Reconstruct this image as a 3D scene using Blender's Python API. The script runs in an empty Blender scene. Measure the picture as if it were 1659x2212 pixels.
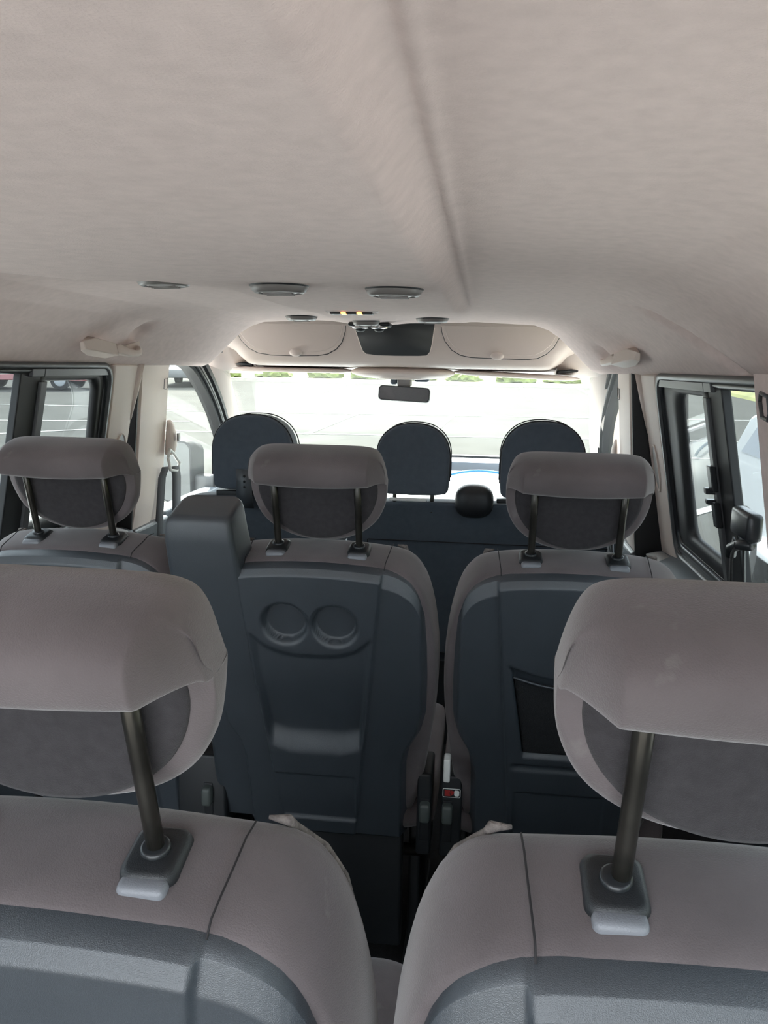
import bpy, bmesh, math, random
from mathutils import Vector, Matrix
random.seed(7)
sc = bpy.context.scene
PI = math.pi

# ------------------------------------------------------------------ camera
RHO = 0.271
cam_d = bpy.data.cameras.new('camera')
cam = bpy.data.objects.new('camera', cam_d)
sc.collection.objects.link(cam)
sc.camera = cam
cam_d.sensor_fit = 'HORIZONTAL'
cam_d.sensor_width = 36.0
cam_d.lens = 36.0 * 1757.97 / 1659.0
cam_d.clip_start = 0.01
cam_d.clip_end = 300
_yaw, _pit, _rol = 0.118, 0.1783, 0.0187
_fw = Vector((-math.sin(_yaw)*math.cos(_pit), math.cos(_yaw)*math.cos(_pit), -math.sin(_pit)))
_r0 = Vector((math.cos(_yaw), math.sin(_yaw), 0))
_u0 = _r0.cross(_fw)
_r = math.cos(_rol)*_r0 + math.sin(_rol)*_u0
_u = -math.sin(_rol)*_r0 + math.cos(_rol)*_u0
cam.matrix_world = Matrix(((_r.x, _u.x, -_fw.x, 0.2961), (_r.y, _u.y, -_fw.y, -0.4614),
                           (_r.z, _u.z, -_fw.z, 1.2644), (0, 0, 0, 1)))

# ------------------------------------------------------------------ light
world = bpy.data.worlds.new('sky')
sc.world = world
world.use_nodes = True
bg = world.node_tree.nodes['Background']
bg.inputs[0].default_value = (0.86, 0.93, 1.0, 1)
bg.inputs[1].default_value = 1.5
sun_d = bpy.data.lights.new('sun', 'SUN')
sun_d.energy = 5.0
sun_d.angle = 0.03
sun_d.color = (1.0, 0.96, 0.88)
sun = bpy.data.objects.new('sun', sun_d)
sc.collection.objects.link(sun)
sun.rotation_euler = (math.radians(-38), 0, math.radians(20))
sc.view_settings.view_transform = 'Standard'
sc.view_settings.look = 'None'
sc.view_settings.exposure = 2.35
sc.view_settings.gamma = 1.0
sc.view_settings.use_curve_mapping = False
sc.cycles.max_bounces = 10
sc.cycles.diffuse_bounces = 6
sc.cycles.transparent_max_bounces = 16
sc.cycles.sample_clamp_indirect = 6.0

# ------------------------------------------------------------------ materials
def srgb(r, g, b):
    f = lambda c: (c/255/12.92) if c/255 <= 0.04045 else ((c/255+0.055)/1.055)**2.4
    return (f(r), f(g), f(b), 1)

def mat(name, col, rough=0.6, metal=0.0, noise=0.0, nscale=20, bump=0.0, bscale=200, sheen=0.0, spec=0.5,
        emit=None, stain=None, coat=0.0):
    m = bpy.data.materials.new(name)
    m.use_nodes = True
    nt = m.node_tree
    b = nt.nodes['Principled BSDF']
    b.inputs['Base Color'].default_value = col
    b.inputs['Roughness'].default_value = rough
    b.inputs['Metallic'].default_value = metal
    b.inputs['Specular IOR Level'].default_value = spec
    b.inputs['Coat Weight'].default_value = coat
    if sheen:
        b.inputs['Sheen Weight'].default_value = sheen
        b.inputs['Sheen Roughness'].default_value = 0.45
    tc = nt.nodes.new('ShaderNodeTexCoord')
    if noise:
        n = nt.nodes.new('ShaderNodeTexNoise')
        n.inputs['Scale'].default_value = nscale
        n.inputs['Detail'].default_value = 5
        nt.links.new(tc.outputs['Object'], n.inputs['Vector'])
        mix = nt.nodes.new('ShaderNodeMix'); mix.data_type = 'RGBA'
        mix.inputs[6].default_value = tuple(c*(1-noise) for c in col[:3]) + (1,)
        mix.inputs[7].default_value = tuple(min(1, c*(1+noise)) for c in col[:3]) + (1,)
        ramp = nt.nodes.new('ShaderNodeMapRange')
        ramp.inputs[1].default_value = 0.3; ramp.inputs[2].default_value = 0.7
        nt.links.new(n.outputs['Fac'], ramp.inputs[0])
        nt.links.new(ramp.outputs[0], mix.inputs[0])
        out = mix.outputs[2]
        if stain:
            n2 = nt.nodes.new('ShaderNodeTexNoise')
            n2.inputs['Scale'].default_value = stain[1]
            n2.inputs['Detail'].default_value = 8
            nt.links.new(tc.outputs['Object'], n2.inputs['Vector'])
            r2 = nt.nodes.new('ShaderNodeMapRange')
            r2.inputs[1].default_value = stain[2]; r2.inputs[2].default_value = stain[2]+0.05
            nt.links.new(n2.outputs['Fac'], r2.inputs[0])
            m2 = nt.nodes.new('ShaderNodeMix'); m2.data_type = 'RGBA'
            m2.inputs[7].default_value = stain[0]
            mm = nt.nodes.new('ShaderNodeMath'); mm.operation = 'MULTIPLY'; mm.inputs[1].default_value = stain[3]
            nt.links.new(r2.outputs[0], mm.inputs[0])
            nt.links.new(mm.outputs[0], m2.inputs[0])
            nt.links.new(out, m2.inputs[6])
            out = m2.outputs[2]
        nt.links.new(out, b.inputs['Base Color'])
    if bump:
        n = nt.nodes.new('ShaderNodeTexNoise')
        n.inputs['Scale'].default_value = bscale
        n.inputs['Detail'].default_value = 3
        nt.links.new(tc.outputs['Object'], n.inputs['Vector'])
        bp_ = nt.nodes.new('ShaderNodeBump')
        bp_.inputs['Strength'].default_value = bump
        bp_.inputs['Distance'].default_value = 0.002
        nt.links.new(n.outputs['Fac'], bp_.inputs['Height'])
        nt.links.new(bp_.outputs[0], b.inputs['Normal'])
    if emit:
        b.inputs['Emission Color'].default_value = emit[0]
        b.inputs['Emission Strength'].default_value = emit[1]
    return m

def glass(name, tint, ior=1.3, dirt_haze=0.0):
    m = bpy.data.materials.new(name)
    m.use_nodes = True
    nt = m.node_tree
    for n in list(nt.nodes):
        nt.nodes.remove(n)
    out = nt.nodes.new('ShaderNodeOutputMaterial')
    tr = nt.nodes.new('ShaderNodeBsdfTransparent'); tr.inputs[0].default_value = tint
    gl = nt.nodes.new('ShaderNodeBsdfGlossy'); gl.inputs['Roughness'].default_value = 0.01
    lw = nt.nodes.new('ShaderNodeLayerWeight'); lw.inputs[0].default_value = 0.5
    pw = nt.nodes.new('ShaderNodeMath'); pw.operation = 'POWER'; pw.inputs[1].default_value = 5
    fr = nt.nodes.new('ShaderNodeMath'); fr.operation = 'MULTIPLY_ADD'
    fr.inputs[1].default_value = ior*0.6; fr.inputs[2].default_value = ior*0.045
    nt.links.new(lw.outputs['Facing'], pw.inputs[0]); nt.links.new(pw.outputs[0], fr.inputs[0])
    mx = nt.nodes.new('ShaderNodeMixShader')
    nt.links.new(fr.outputs[0], mx.inputs[0])
    nt.links.new(tr.outputs[0], mx.inputs[1]); nt.links.new(gl.outputs[0], mx.inputs[2])
    last = mx.outputs[0]
    if dirt_haze:  # patchy translucent film stands in for the veil of haze on the glass
        df = nt.nodes.new('ShaderNodeBsdfTranslucent'); df.inputs[0].default_value = (0.9, 0.93, 0.95, 1)
        d2 = nt.nodes.new('ShaderNodeMixShader')
        tc = nt.nodes.new('ShaderNodeTexCoord')
        nz = nt.nodes.new('ShaderNodeTexNoise'); nz.inputs['Scale'].default_value = 3; nz.inputs['Detail'].default_value = 6
        mr = nt.nodes.new('ShaderNodeMapRange'); mr.inputs[3].default_value = dirt_haze*0.5; mr.inputs[4].default_value = dirt_haze*1.6
        nt.links.new(tc.outputs['Object'], nz.inputs['Vector'])
        nt.links.new(nz.outputs['Fac'], mr.inputs[0]); nt.links.new(mr.outputs[0], d2.inputs[0])
        nt.links.new(last, d2.inputs[1]); nt.links.new(df.outputs[0], d2.inputs[2])
        last = d2.outputs[0]
    nt.links.new(last, out.inputs['Surface'])
    return m

M = {}
M['fabric'] = mat('seat_fabric', srgb(99, 92, 93), 0.95, noise=0.17, nscale=11, bump=0.25, bscale=900, sheen=0.35, spec=0.15,
                  stain=(srgb(120, 116, 114), 26, 0.66, 0.35))
M['fabric_back'] = mat('headrest_back_fabric', srgb(60, 58, 60), 0.97, noise=0.12, nscale=120, bump=0.4, bscale=1400, sheen=0.1, spec=0.1,
                       stain=(srgb(190, 190, 190), 95, 0.79, 0.6))
M['fabric_front'] = mat('front_seat_fabric', srgb(82, 90, 99), 0.95, noise=0.06, nscale=60, bump=0.3, bscale=900, sheen=0.25, spec=0.15)  # bluish lift stands in for flare veil over dark grey cloth
M['seam'] = mat('dark_seam', srgb(38, 36, 38), 0.9)
M['braid'] = mat('braided_piping', srgb(112, 105, 101), 0.95, noise=0.45, nscale=160, bump=1.0, bscale=260)
M['plastic'] = mat('seat_shell_plastic', srgb(56, 62, 68), 0.36, noise=0.05, nscale=30, bump=0.3, bscale=1500, spec=0.9,
                   stain=(srgb(150, 150, 145), 34, 0.74, 0.35))
M['plastic_dark'] = mat('dark_plastic', srgb(28, 31, 34), 0.45, bump=0.2, bscale=1200)
M['button'] = mat('release_button_plastic', srgb(118, 121, 127), 0.42, bump=0.2, bscale=900)
M['lever'] = mat('lever_plastic', srgb(74, 80, 78), 0.5)
M['rubber_matt'] = mat('door_frame_black', srgb(30, 32, 36), 0.7, spec=0.3)
M['rod'] = mat('post_steel', srgb(62, 60, 56), 0.32, metal=0.75, noise=0.25, nscale=40)
M['net'] = mat('pocket_net', srgb(26, 28, 30), 0.95, bump=1.0, bscale=500)
M['liner'] = mat('headliner_felt', srgb(219, 202, 197), 0.97, noise=0.05, nscale=60, bump=0.25, bscale=600, sheen=0.1, spec=0.1)
M['beige'] = mat('beige_trim_plastic', srgb(204, 190, 181), 0.55, bump=0.15, bscale=900)
M['console'] = mat('overhead_console_plastic', srgb(196, 182, 174), 0.5, bump=0.1, bscale=900)
M['pocket'] = mat('pocket_black', srgb(40, 42, 44), 0.7)
M['black'] = mat('black_rubber', srgb(22, 24, 27), 0.55)
M['gloss_black'] = mat('window_frame_plastic', srgb(34, 37, 40), 0.33)
M['frame_grey'] = mat('window_channel_grey', srgb(74, 76, 78), 0.4)
M['vent'] = mat('vent_plastic', srgb(122, 118, 116), 0.4)
M['vent_light'] = mat('vent_plastic_light', srgb(190, 188, 186), 0.35)
M['chrome'] = mat('chrome', srgb(220, 220, 220), 0.12, metal=1.0)
M['mirror'] = mat('mirror_glass', srgb(140, 146, 152), 0.02, metal=1.0)
M['amber'] = mat('amber_lamp', srgb(255, 170, 90), 0.4, emit=(srgb(255, 150, 60), 1.6))
M['belt'] = mat('seat_belt_grey', srgb(96, 98, 102), 0.7, bump=0.5, bscale=800)
M['belt_black'] = mat('seat_belt_black', srgb(20, 20, 22), 0.6, bump=0.5, bscale=800)
M['white_plastic'] = mat('white_plastic', srgb(225, 226, 222), 0.4)
M['red_label'] = mat('label_red', srgb(150, 40, 38), 0.5)
M['dash'] = mat('dashboard_grey', srgb(208, 214, 218), 0.45)
M['dash_dark'] = mat('dashboard_dark', srgb(70, 80, 92), 0.5)
M['carpet'] = mat('floor_carpet', srgb(42, 42, 44), 0.98, noise=0.2, nscale=80, bump=0.8, bscale=500)
M['door_card'] = mat('door_card_plastic', srgb(84, 92, 100), 0.45, bump=0.3, bscale=1200)
M['pad'] = mat('light_grey_pad', srgb(176, 178, 178), 0.8, bump=0.3, bscale=700)
M['paint'] = mat('van_paint_white', srgb(225, 228, 230), 0.3, coat=0.5)
M['asphalt'] = mat('asphalt', srgb(71, 71, 68), 0.95, noise=0.12, nscale=1.3, spec=0.04)
M['concrete'] = mat('pale_concrete', srgb(238, 235, 230), 0.9, noise=0.06, nscale=3)  # for unseen ground added to bounce light up to the headliner
M['asphalt_pale'] = mat('pale_asphalt', srgb(104, 102, 98), 0.9, noise=0.1, nscale=2, spec=0.05)  # out-of-view ground, made paler to throw light onto the third row
M['cargo'] = mat('cargo_mat', srgb(120, 118, 115), 0.8, bump=0.3, bscale=300)  # unseen mat, added so the third-row shells reflect something lighter
M['line'] = mat('road_marking', srgb(150, 150, 146), 0.8, noise=0.12, nscale=6, spec=0.05)
M['kerb'] = mat('kerb_concrete', srgb(160, 156, 148), 0.9, noise=0.15, nscale=4)
M['grass'] = mat('dry_grass', srgb(112, 114, 70), 0.95, noise=0.35, nscale=1.2)
M['leaf'] = mat('shrub_leaves', srgb(88, 98, 52), 0.9, noise=0.4, nscale=2.5)
M['glass_clear'] = glass('clear_glass', (0.90, 0.92, 0.90, 1), ior=0.2, dirt_haze=0.004)
M['glass_tint'] = glass('tinted_glass', (0.60, 0.63, 0.635, 1), ior=0.35, dirt_haze=0.008)
M['car_glass'] = mat('car_window_dark', srgb(30, 38, 46), 0.08)
M['tyre'] = mat('tyre_rubber', srgb(25, 25, 26), 0.9)
M['red'] = mat('tail_lamp_red', srgb(215, 30, 35), 0.25, emit=(srgb(220, 30, 35), 0.15))
M['car_white'] = mat('car_paint_white', srgb(232, 234, 236), 0.25, coat=0.6)
M['car_silver'] = mat('car_paint_silver', srgb(150, 154, 158), 0.25, metal=0.2, coat=0.6)
M['car_blue'] = mat('car_paint_blue', srgb(70, 140, 190), 0.25, coat=0.6)
M['car_maroon'] = mat('car_paint_maroon', srgb(128, 60, 62), 0.25, coat=0.6)

# ------------------------------------------------------------------ helpers
def link(o, parent=None):
    sc.collection.objects.link(o)
    if parent: o.parent = parent
    return o

def mk(name, verts, faces, m, parent=None, smooth=True, sub=0, bevel=0, solid=0, angle=None, mats=None, fmat=None):
    me = bpy.data.meshes.new(name)
    me.from_pydata([tuple(v) for v in verts], [], faces)
    bm = bmesh.new(); bm.from_mesh(me)
    bmesh.ops.recalc_face_normals(bm, faces=bm.faces)
    bm.to_mesh(me); bm.free()
    me.materials.append(M[m])
    for mm in (mats or []):
        me.materials.append(M[mm])
    if fmat:
        for i, k in enumerate(fmat): me.polygons[i].material_index = k
    me.update()
    if smooth:
        me.polygons.foreach_set('use_smooth', [True]*len(me.polygons))
        if angle: me.set_sharp_from_angle(angle=math.radians(angle))
    o = bpy.data.objects.new(name, me)
    link(o, parent)
    if solid:
        s = o.modifiers.new('solid', 'SOLIDIFY'); s.thickness = solid; s.offset = 0
    if bevel:
        b = o.modifiers.new('bevel', 'BEVEL'); b.width = bevel; b.segments = 3; b.limit_method = 'ANGLE'
    if sub:
        s = o.modifiers.new('sub', 'SUBSURF'); s.levels = sub; s.render_levels = sub
    return o

def join(parts):
    V, F = [], []
    for v, f in parts:
        k = len(V)
        V += list(v); F += [tuple(i+k for i in q) for q in f]
    return V, F

def box(x0, x1, y0, y1, z0, z1):
    v = [(x0,y0,z0),(x1,y0,z0),(x1,y1,z0),(x0,y1,z0),(x0,y0,z1),(x1,y0,z1),(x1,y1,z1),(x0,y1,z1)]
    f = [(0,3,2,1),(4,5,6,7),(0,1,5,4),(1,2,6,5),(2,3,7,6),(3,0,4,7)]
    return v, f

def rbox(x0, x1, y0, y1, z0, z1, r=0.005, seg=3):
    bm = bmesh.new()
    v, f = box(x0, x1, y0, y1, z0, z1)
    bv = [bm.verts.new(p) for p in v]
    for q in f: bm.faces.new([bv[i] for i in q])
    bmesh.ops.bevel(bm, geom=list(bm.edges), offset=r, segments=seg, profile=0.5, affect='EDGES')
    bm.verts.index_update()
    V = [tuple(p.co) for p in bm.verts]; F = [tuple(w.index for w in q.verts) for q in bm.faces]
    bm.free()
    return V, F

def loft(rings, caps=True, close=True):
    n = len(rings[0]); V = [p for r in rings for p in r]; F = []
    for i in range(len(rings)-1):
        for j in range(n if close else n-1):
            k = (j+1) % n
            F.append((i*n+j, i*n+k, (i+1)*n+k, (i+1)*n+j))
    if caps and close:
        F.append(tuple(range(n-1, -1, -1))); F.append(tuple(range((len(rings)-1)*n, len(rings)*n)))
    return V, F

def tube(path, r, n=12, caps=True, flat=None):
    rings = []
    P = [Vector(p) for p in path]
    up = None
    for i, p in enumerate(P):
        t = (P[min(i+1, len(P)-1)] - P[max(i-1, 0)]).normalized()
        if up is None:
            up = Vector((0, 0, 1)) if abs(t.z) < 0.9 else Vector((0, 1, 0))
        a = t.cross(up).normalized(); b = a.cross(t).normalized(); up = b
        rr = r[i] if isinstance(r, (list, tuple)) else r
        ra, rb = (rr, rr) if flat is None else (flat[0], flat[1])
        rings.append([tuple(p + a*ra*math.cos(2*PI*k/n) + b*rb*math.sin(2*PI*k/n)) for k in range(n)])
    return loft(rings, caps)

def ribbon(path, width_vec, th_vec):
    w = Vector(width_vec)/2; t = Vector(th_vec)/2
    rings = []
    for p in path:
        p = Vector(p)
        rings.append([tuple(p-w-t), tuple(p+w-t), tuple(p+w+t), tuple(p-w+t)])
    return loft(rings)

def ellipsoid(c, r, nu=20, nv=12, p=1.0):
    V, F = [], []
    sg = lambda v, e: math.copysign(abs(v)**e, v)
    for i in range(nv+1):
        th = -PI/2 + PI*i/nv
        for j in range(nu):
            ph = 2*PI*j/nu
            V.append((c[0]+r[0]*sg(math.cos(th), p)*sg(math.cos(ph), p), c[1]+r[1]*sg(math.cos(th), p)*sg(math.sin(ph), p), c[2]+r[2]*sg(math.sin(th), p)))
    for i in range(nv):
        for j in range(nu):
            k = (j+1) % nu
            F.append((i*nu+j, i*nu+k, (i+1)*nu+k, (i+1)*nu+j))
    return V, F

def prism(pts, y0, y1):
    """outline in x-z extruded along y"""
    n = len(pts)
    return loft([[(x, y0, z) for x, z in pts], [(x, y1, z) for x, z in pts]])

def rrect(x0, x1, z0, z1, r, n=6):
    """rounded rectangle, r single radius or (bl, br, tr, tl)"""
    if not isinstance(r, (tuple, list)): r = (r,)*4
    out = []
    for (cx, cz, a0, rr) in ((x0+r[0], z0+r[0], PI, r[0]), (x1-r[1], z0+r[1], 1.5*PI, r[1]), (x1-r[2], z1-r[2], 0, r[2]), (x0+r[3], z1-r[3], PI/2, r[3])):
        for k in range(n+1):
            a = a0 + PI/2*k/n
            out.append((cx+rr*math.cos(a), cz+rr*math.sin(a)))
    return out

def ss(a, b, x):
    if a == b: return 1.0 if x >= b else 0.0
    if a > b: return 1.0-ss(b, a, x)
    t = max(0, min(1, (x-a)/(b-a)))
    return t*t*(3-2*t)

def interp(tab, v):
    if v <= tab[0][0]: return tab[0][1]
    for (a, x), (b, y) in zip(tab, tab[1:]):
        if v <= b: return x + (y-x)*(v-a)/(b-a)
    return tab[-1][1]

def tilt(v, a=RHO, z0=0.95):
    c, s = math.cos(a), math.sin(a)
    return (v[0], v[1]*c - v[2]*s, z0 + v[1]*s + v[2]*c)

def tl(vf, a=RHO, z0=0.95):
    return [tilt(v, a, z0) for v in vf[0]], vf[1]

def empty(name, loc, label=None, cat=None, group=None, rotz=0):
    o = bpy.data.objects.new(name, None)
    o.empty_display_size = 0.05
    o.location = loc
    o.rotation_euler = (0, 0, rotz)
    link(o)
    if label: o['label'] = label
    if cat: o['category'] = cat
    if group: o['group'] = group
    return o

def tag(o, label, cat, group=None, kind=None):
    o['label'] = label; o['category'] = cat
    if group: o['group'] = group
    if kind: o['kind'] = kind
    return o

def struct(name, vf, m, label, cat='van interior', parent=None, **k):
    o = mk(name, vf[0], vf[1], m, parent, **k)
    if not parent:
        o['kind'] = 'structure'; o['label'] = label; o['category'] = cat
    return o

def kids(o): return [c for c in bpy.data.objects if c.parent == o]
def copy_tree(o, parent=None):
    c = o.copy(); sc.collection.objects.link(c); c.parent = parent
    for ch in kids(o): copy_tree(ch, c)
    return c

# side-wall plane: leans in towards the roof
def SX(side, z, d=0.0):
    return (0.72 if side > 0 else -0.68)*1.0 + side*0.2*(1.25-z) - side*d
def PB(side, y, z, d=0.0): return (side*(0.682+0.09*(1.25-z)) - side*d, y, z)
def SP(side, y, z, d=0.0): return (SX(side, z, d), y, z)

# ------------------------------------------------------------------ headliner (ceiling)
SEC_REAR = [(0.0, 1.407), (0.25, 1.406), (0.42, 1.402), (0.50, 1.390), (0.56, 1.366), (0.61, 1.332), (0.655, 1.292), (0.685, 1.262), (0.70, 1.250), (0.712, 1.258)]
SEC_FRONT = [(0.0, 1.40), (0.25, 1.399), (0.42, 1.392), (0.462, 1.378), (0.495, 1.357), (0.53, 1.325), (0.565, 1.29), (0.598, 1.26), (0.625, 1.250), (0.66, 1.256)]
def resample(sec, n):
    L = [0]
    for (a, b), (c, d) in zip(sec, sec[1:]): L.append(L[-1]+math.hypot(c-a, d-b))
    out = []
    for i in range(n):
        t = L[-1]*i/(n-1)
        out.append((interp(list(zip(L, [p[0] for p in sec])), t), interp(list(zip(L, [p[1] for p in sec])), t)))
    return out
NS = 170
secR, secF = resample(SEC_REAR, NS), resample(SEC_FRONT, NS)
def duct_low(x, y):
    xl = -0.13 - 0.55*max(0, 0.92-y)
    wl = 0.018 + 0.04*ss(0.70, 0.85, y)
    a = ss(xl-wl, xl, x)
    b = 1 - ss(0.218, 0.254, x)
    bead = 0.0035*math.exp(-((x-0.259)/0.0045)**2)*(1-ss(1.45, 1.60, y))
    depth = 0.011*(1-ss(1.4, 2.0, y)) + 0.003 + 0.010*ss(0.80, 0.66, y)
    cor = 0.012*math.exp(-((x+0.045)/0.10)**2)*ss(1.4, 1.9, y)
    depth += 0.007*(1-ss(1.3, 1.75, y))
    return depth*a*b + cor + bead
def liner_z(x, y):
    s = abs(x-0.02)
    w = ss(1.55, 2.1, y)
    zr = interp(SEC_REAR, s); zf = interp(SEC_FRONT, s)
    return zr*(1-w)+zf*w - duct_low(x, y) - 0.010*ss(1.6, 2.1, y)*ss(0.3, 0.0, s)*0
V, F = [], []
ys = [-0.9 + (3.0)*i/200 for i in range(201)]
cols = []
for y in ys:
    w = ss(1.55, 2.1, y)
    row = []
    for side in (-1, 1):
        pts = []
        for (a, b), (c, d) in zip(secR, secF):
            hx = a*(1-w)+c*w; z = b*(1-w)+d*w
            x = 0.02 + side*hx
            z -= duct_low(x, y)
            if side > 0 and hx > 0.45:   # pressed groove in the felt above the rear part of the right window
                yc = 1.047 - (1.345-z)*1.5
                gv_ = ss(0.50, 0.58, hx)*math.exp(-((y-yc)/0.022)**2)*ss(0.70, 0.685, hx)
                z += 0.012*gv_; x += 0.012*gv_
            if hx > 0.52:                # dimple above each grab handle
                yh = 1.58 if side < 0 else 1.84
                dm_ = math.exp(-((y-yh)/0.03)**2)*math.exp(-((hx-0.60)/0.03)**2)
                z += 0.014*dm_; x += side*0.014*dm_
            pts.append((x, y, z))
        if side < 0: row += pts[::-1]
        else: row += pts[1:]
    cols.append(row)
# front lip folding upward
last = cols[-1]
cols.append([(x, y+0.012, z+0.004) for x, y, z in last])
cols.append([(x, y+0.014, z+0.03) for x, y, z in last])
V, F = loft(cols, caps=False, close=False)
liner = struct('ceiling', (V, F), 'liner', 'greige felt headliner with a long soft crease', 'headliner')
roof = struct('trim_1', rbox(-0.86, 0.90, -0.95, 2.60, 1.445, 1.475, 0.01), 'paint', 'white outer roof skin over the cabin', 'roof')

# ------------------------------------------------------------------ floor
struct('floor', box(-1.0, 1.04, -0.98, 3.6, -0.06, 0.0), 'carpet', 'dark carpeted van floor', 'floor', smooth=False)

struct('trim_20', rbox(-0.80, 0.84, -0.93, -0.14, 0.001, 0.012, 0.004), 'cargo', 'light grey cargo mat behind the third row', 'cargo mat')

# ------------------------------------------------------------------ side walls
def slab(side, y0, y1, z0, z1, d0=0.0, d1=0.05):
    """block on the leaning side plane; d0 = inner face offset inwards, d1 = thickness outwards"""
    v = []
    for z in (z0, z1):
        for y in (y0, y1):
            v.append(SP(side, y, z, d0)); v.append(SP(side, y, z, -d1))
    f = [(0,1,3,2),(4,6,7,5),(0,4,5,1),(2,3,7,6),(0,2,6,4),(1,5,7,3)]
    return v, f
for side, nm in ((-1, 'wall_left'), (1, 'wall_right')):
    parts = [slab(side, -0.95, 2.05, 0.0, 0.815, -0.01, 0.05),   # lower panel
             slab(side, -0.95, 2.05, 1.245, 1.45, -0.012, 0.04),
             slab(side, -0.95, -0.55, 0.8, 1.26, -0.01, 0.04),
             slab(side, 0.66, 0.76, 0.8, 1.26, -0.01, 0.04)]
    struct(nm, join(parts), 'door_card', 'side wall panels of the van below and between the windows', 'wall', smooth=False)

def plane_frame(side, yz_outer, yz_inner, prof):
    """ring frame between two outlines in the side plane, prof = list of (t, inward offset)"""
    rings = []
    n = len(yz_outer)
    for t, d in prof:
        rings.append([SP(side, a[0]+(b[0]-a[0])*t, a[1]+(b[1]-a[1])*t, d) for a, b in zip(yz_outer, yz_inner)])
    V, F = [p for r in rings for p in r], []
    for i in range(len(rings)-1):
        for j in range(n):
            k = (j+1) % n
            F.append((i*n+j, i*n+k, (i+1)*n+k, (i+1)*n+j))
    return V, F

def quad_round(y0t, y1t, y0b, y1b, z0, z1, r, n=6):
    """rounded rectangle with slanted ends (y at top/bottom)"""
    pts = rrect(0, 1, 0, 1, 0.0001, 1)
    out = []
    hh, ww = z1-z0, (y1t-y0t+y1b-y0b)/2
    base = rrect(0, ww, 0, hh, r, n)
    for a, b in base:
        t = b/hh; s = a/ww
        ya = y0b+(y0t-y0b)*t; yb = y1b+(y1t-y1b)*t
        out.append((ya+(yb-ya)*s, z0+b))
    return out

def window(side, idx, pane_y, mull_y, label):
    root = empty('window_%d' % idx, SP(side, 1.2, 0.8, 0), label, 'van window')
    root['kind'] = 'structure'
    T = Matrix.Translation(-Vector(root.location))
    def add(name, vf, m, parent=root, **k):
        vs = [tuple(Vector(v)-Vector(root.location)) for v in vf[0]]
        return mk(name, vs, vf[1], m, parent, **k)
    outer = quad_round(0.78, 1.60, 0.78, 1.625, 0.795, 1.258, 0.05)
    o2 = quad_round(0.80, 1.585, 0.80, 1.61, 0.815, 1.244, 0.045)
    inner = quad_round(0.825, 1.575, 0.825, 1.598, 0.85, 1.232, 0.04)
    sur = add('surround', plane_frame(side, outer, o2, [(0, -0.02), (0, 0.012), (0.3, 0.018), (1, 0.016), (1.05, 0.0), (1.0, -0.02)]), 'frame_grey')
    fr = add('frame', plane_frame(side, o2, inner, [(0, -0.02), (0, 0.010), (0.5, 0.012), (0.9, 0.006), (1, -0.004), (1, -0.02)]), 'gloss_black')
    # channel rails along top and bottom in front of the sliding pane
    a, b = pane_y
    add('top_rail', join([slab(side, mull_y[1]+0.002, 1.585, 1.226, 1.243, 0.014, 0.0), slab(side, mull_y[1]-0.05, mull_y[1]-0.001, 1.226, 1.243, 0.014, 0.0)]), 'frame_grey', bevel=0.001, smooth=False)
    add('bottom_rail', join([slab(side, 0.84, 1.61, 0.826, 0.832, 0.012, 0.0), slab(side, 0.84, 1.60, 0.842, 0.847, 0.008, 0.0)]), 'frame_grey', smooth=False)
    # fixed dark band of the sliding pane
    po = quad_round(mull_y[1]-0.005, 1.575, mull_y[1]-0.005, 1.60, 0.848, 1.232, 0.02)
    pi = quad_round(a, b[0], a, b[1], 0.885, 1.215, 0.032)
    add('sliding_frame', plane_frame(side, po, pi, [(0, -0.015), (0, 0.004), (0.75, 0.004), (1, -0.004), (1, -0.015)]), 'black')
    add('mullion', join([slab(side, mull_y[0], mull_y[1], 0.845, 1.235, 0.006, 0.012), ]), 'black', bevel=0.003, smooth=False)
    add('channel', slab(side, mull_y[1]-0.008, mull_y[1]+0.018, 0.850, 1.215, 0.013, 0.0), 'frame_grey', bevel=0.002, smooth=False)
    lt = add('latch', join([slab(side, mull_y[1]-0.012, mull_y[1]+0.014, 1.035, 1.085, 0.022, -0.01),
                            slab(side, mull_y[1]+0.006, mull_y[1]+0.024, 1.028, 1.040, 0.030, -0.01),
                            slab(side, mull_y[1]-0.014, mull_y[1]+0.012, 0.965, 1.015, 0.022, -0.01),
                            slab(side, mull_y[1]+0.004, mull_y[1]+0.022, 1.008, 1.018, 0.030, -0.01)]), 'gloss_black', bevel=0.002, smooth=False)
    gl = add('pane', slab(side, mull_y[1], 1.62, 0.855, 1.228, -0.008, 0.012), 'glass_tint', smooth=False)
    gl = add('pane', slab(side, 0.80, mull_y[1]-0.004, 0.83, 1.24, -0.014, 0.018), 'glass_tint', smooth=False)
    return root
window(-1, 1, (1.27, (1.54, 1.575)), (1.18, 1.262), 'left sliding side window beside the second row')
window(1, 2, (1.21, (1.435, 1.475)), (1.075, 1.165), 'right sliding side window beside the second row')
# quarter windows next to the third row (mostly outside the frame)
for side, i, w in ((-1, 3, 'left'), (1, 4, 'right')):
    root = empty('window_%d' % i, SP(side, 0.05, 0.8, 0), w + ' quarter window beside the third row', 'van window')
    root['kind'] = 'structure'
    def add(name, vf, m, **k):
        return mk(name, [tuple(Vector(v)-Vector(root.location)) for v in vf[0]], vf[1], m, root, **k)
    add('frame', plane_frame(side, quad_round(-0.56, 0.67, -0.56, 0.67, 0.795, 1.258, 0.05), quad_round(-0.5, 0.62, -0.5, 0.62, 0.85, 1.22, 0.05),
                             [(0, -0.02), (0, 0.012), (0.6, 0.012), (1, 0), (1, -0.02)]), 'gloss_black')
    add('pane', slab(side, -0.53, 0.64, 0.82, 1.24, -0.010, 0.014), 'glass_tint', smooth=False)

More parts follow.
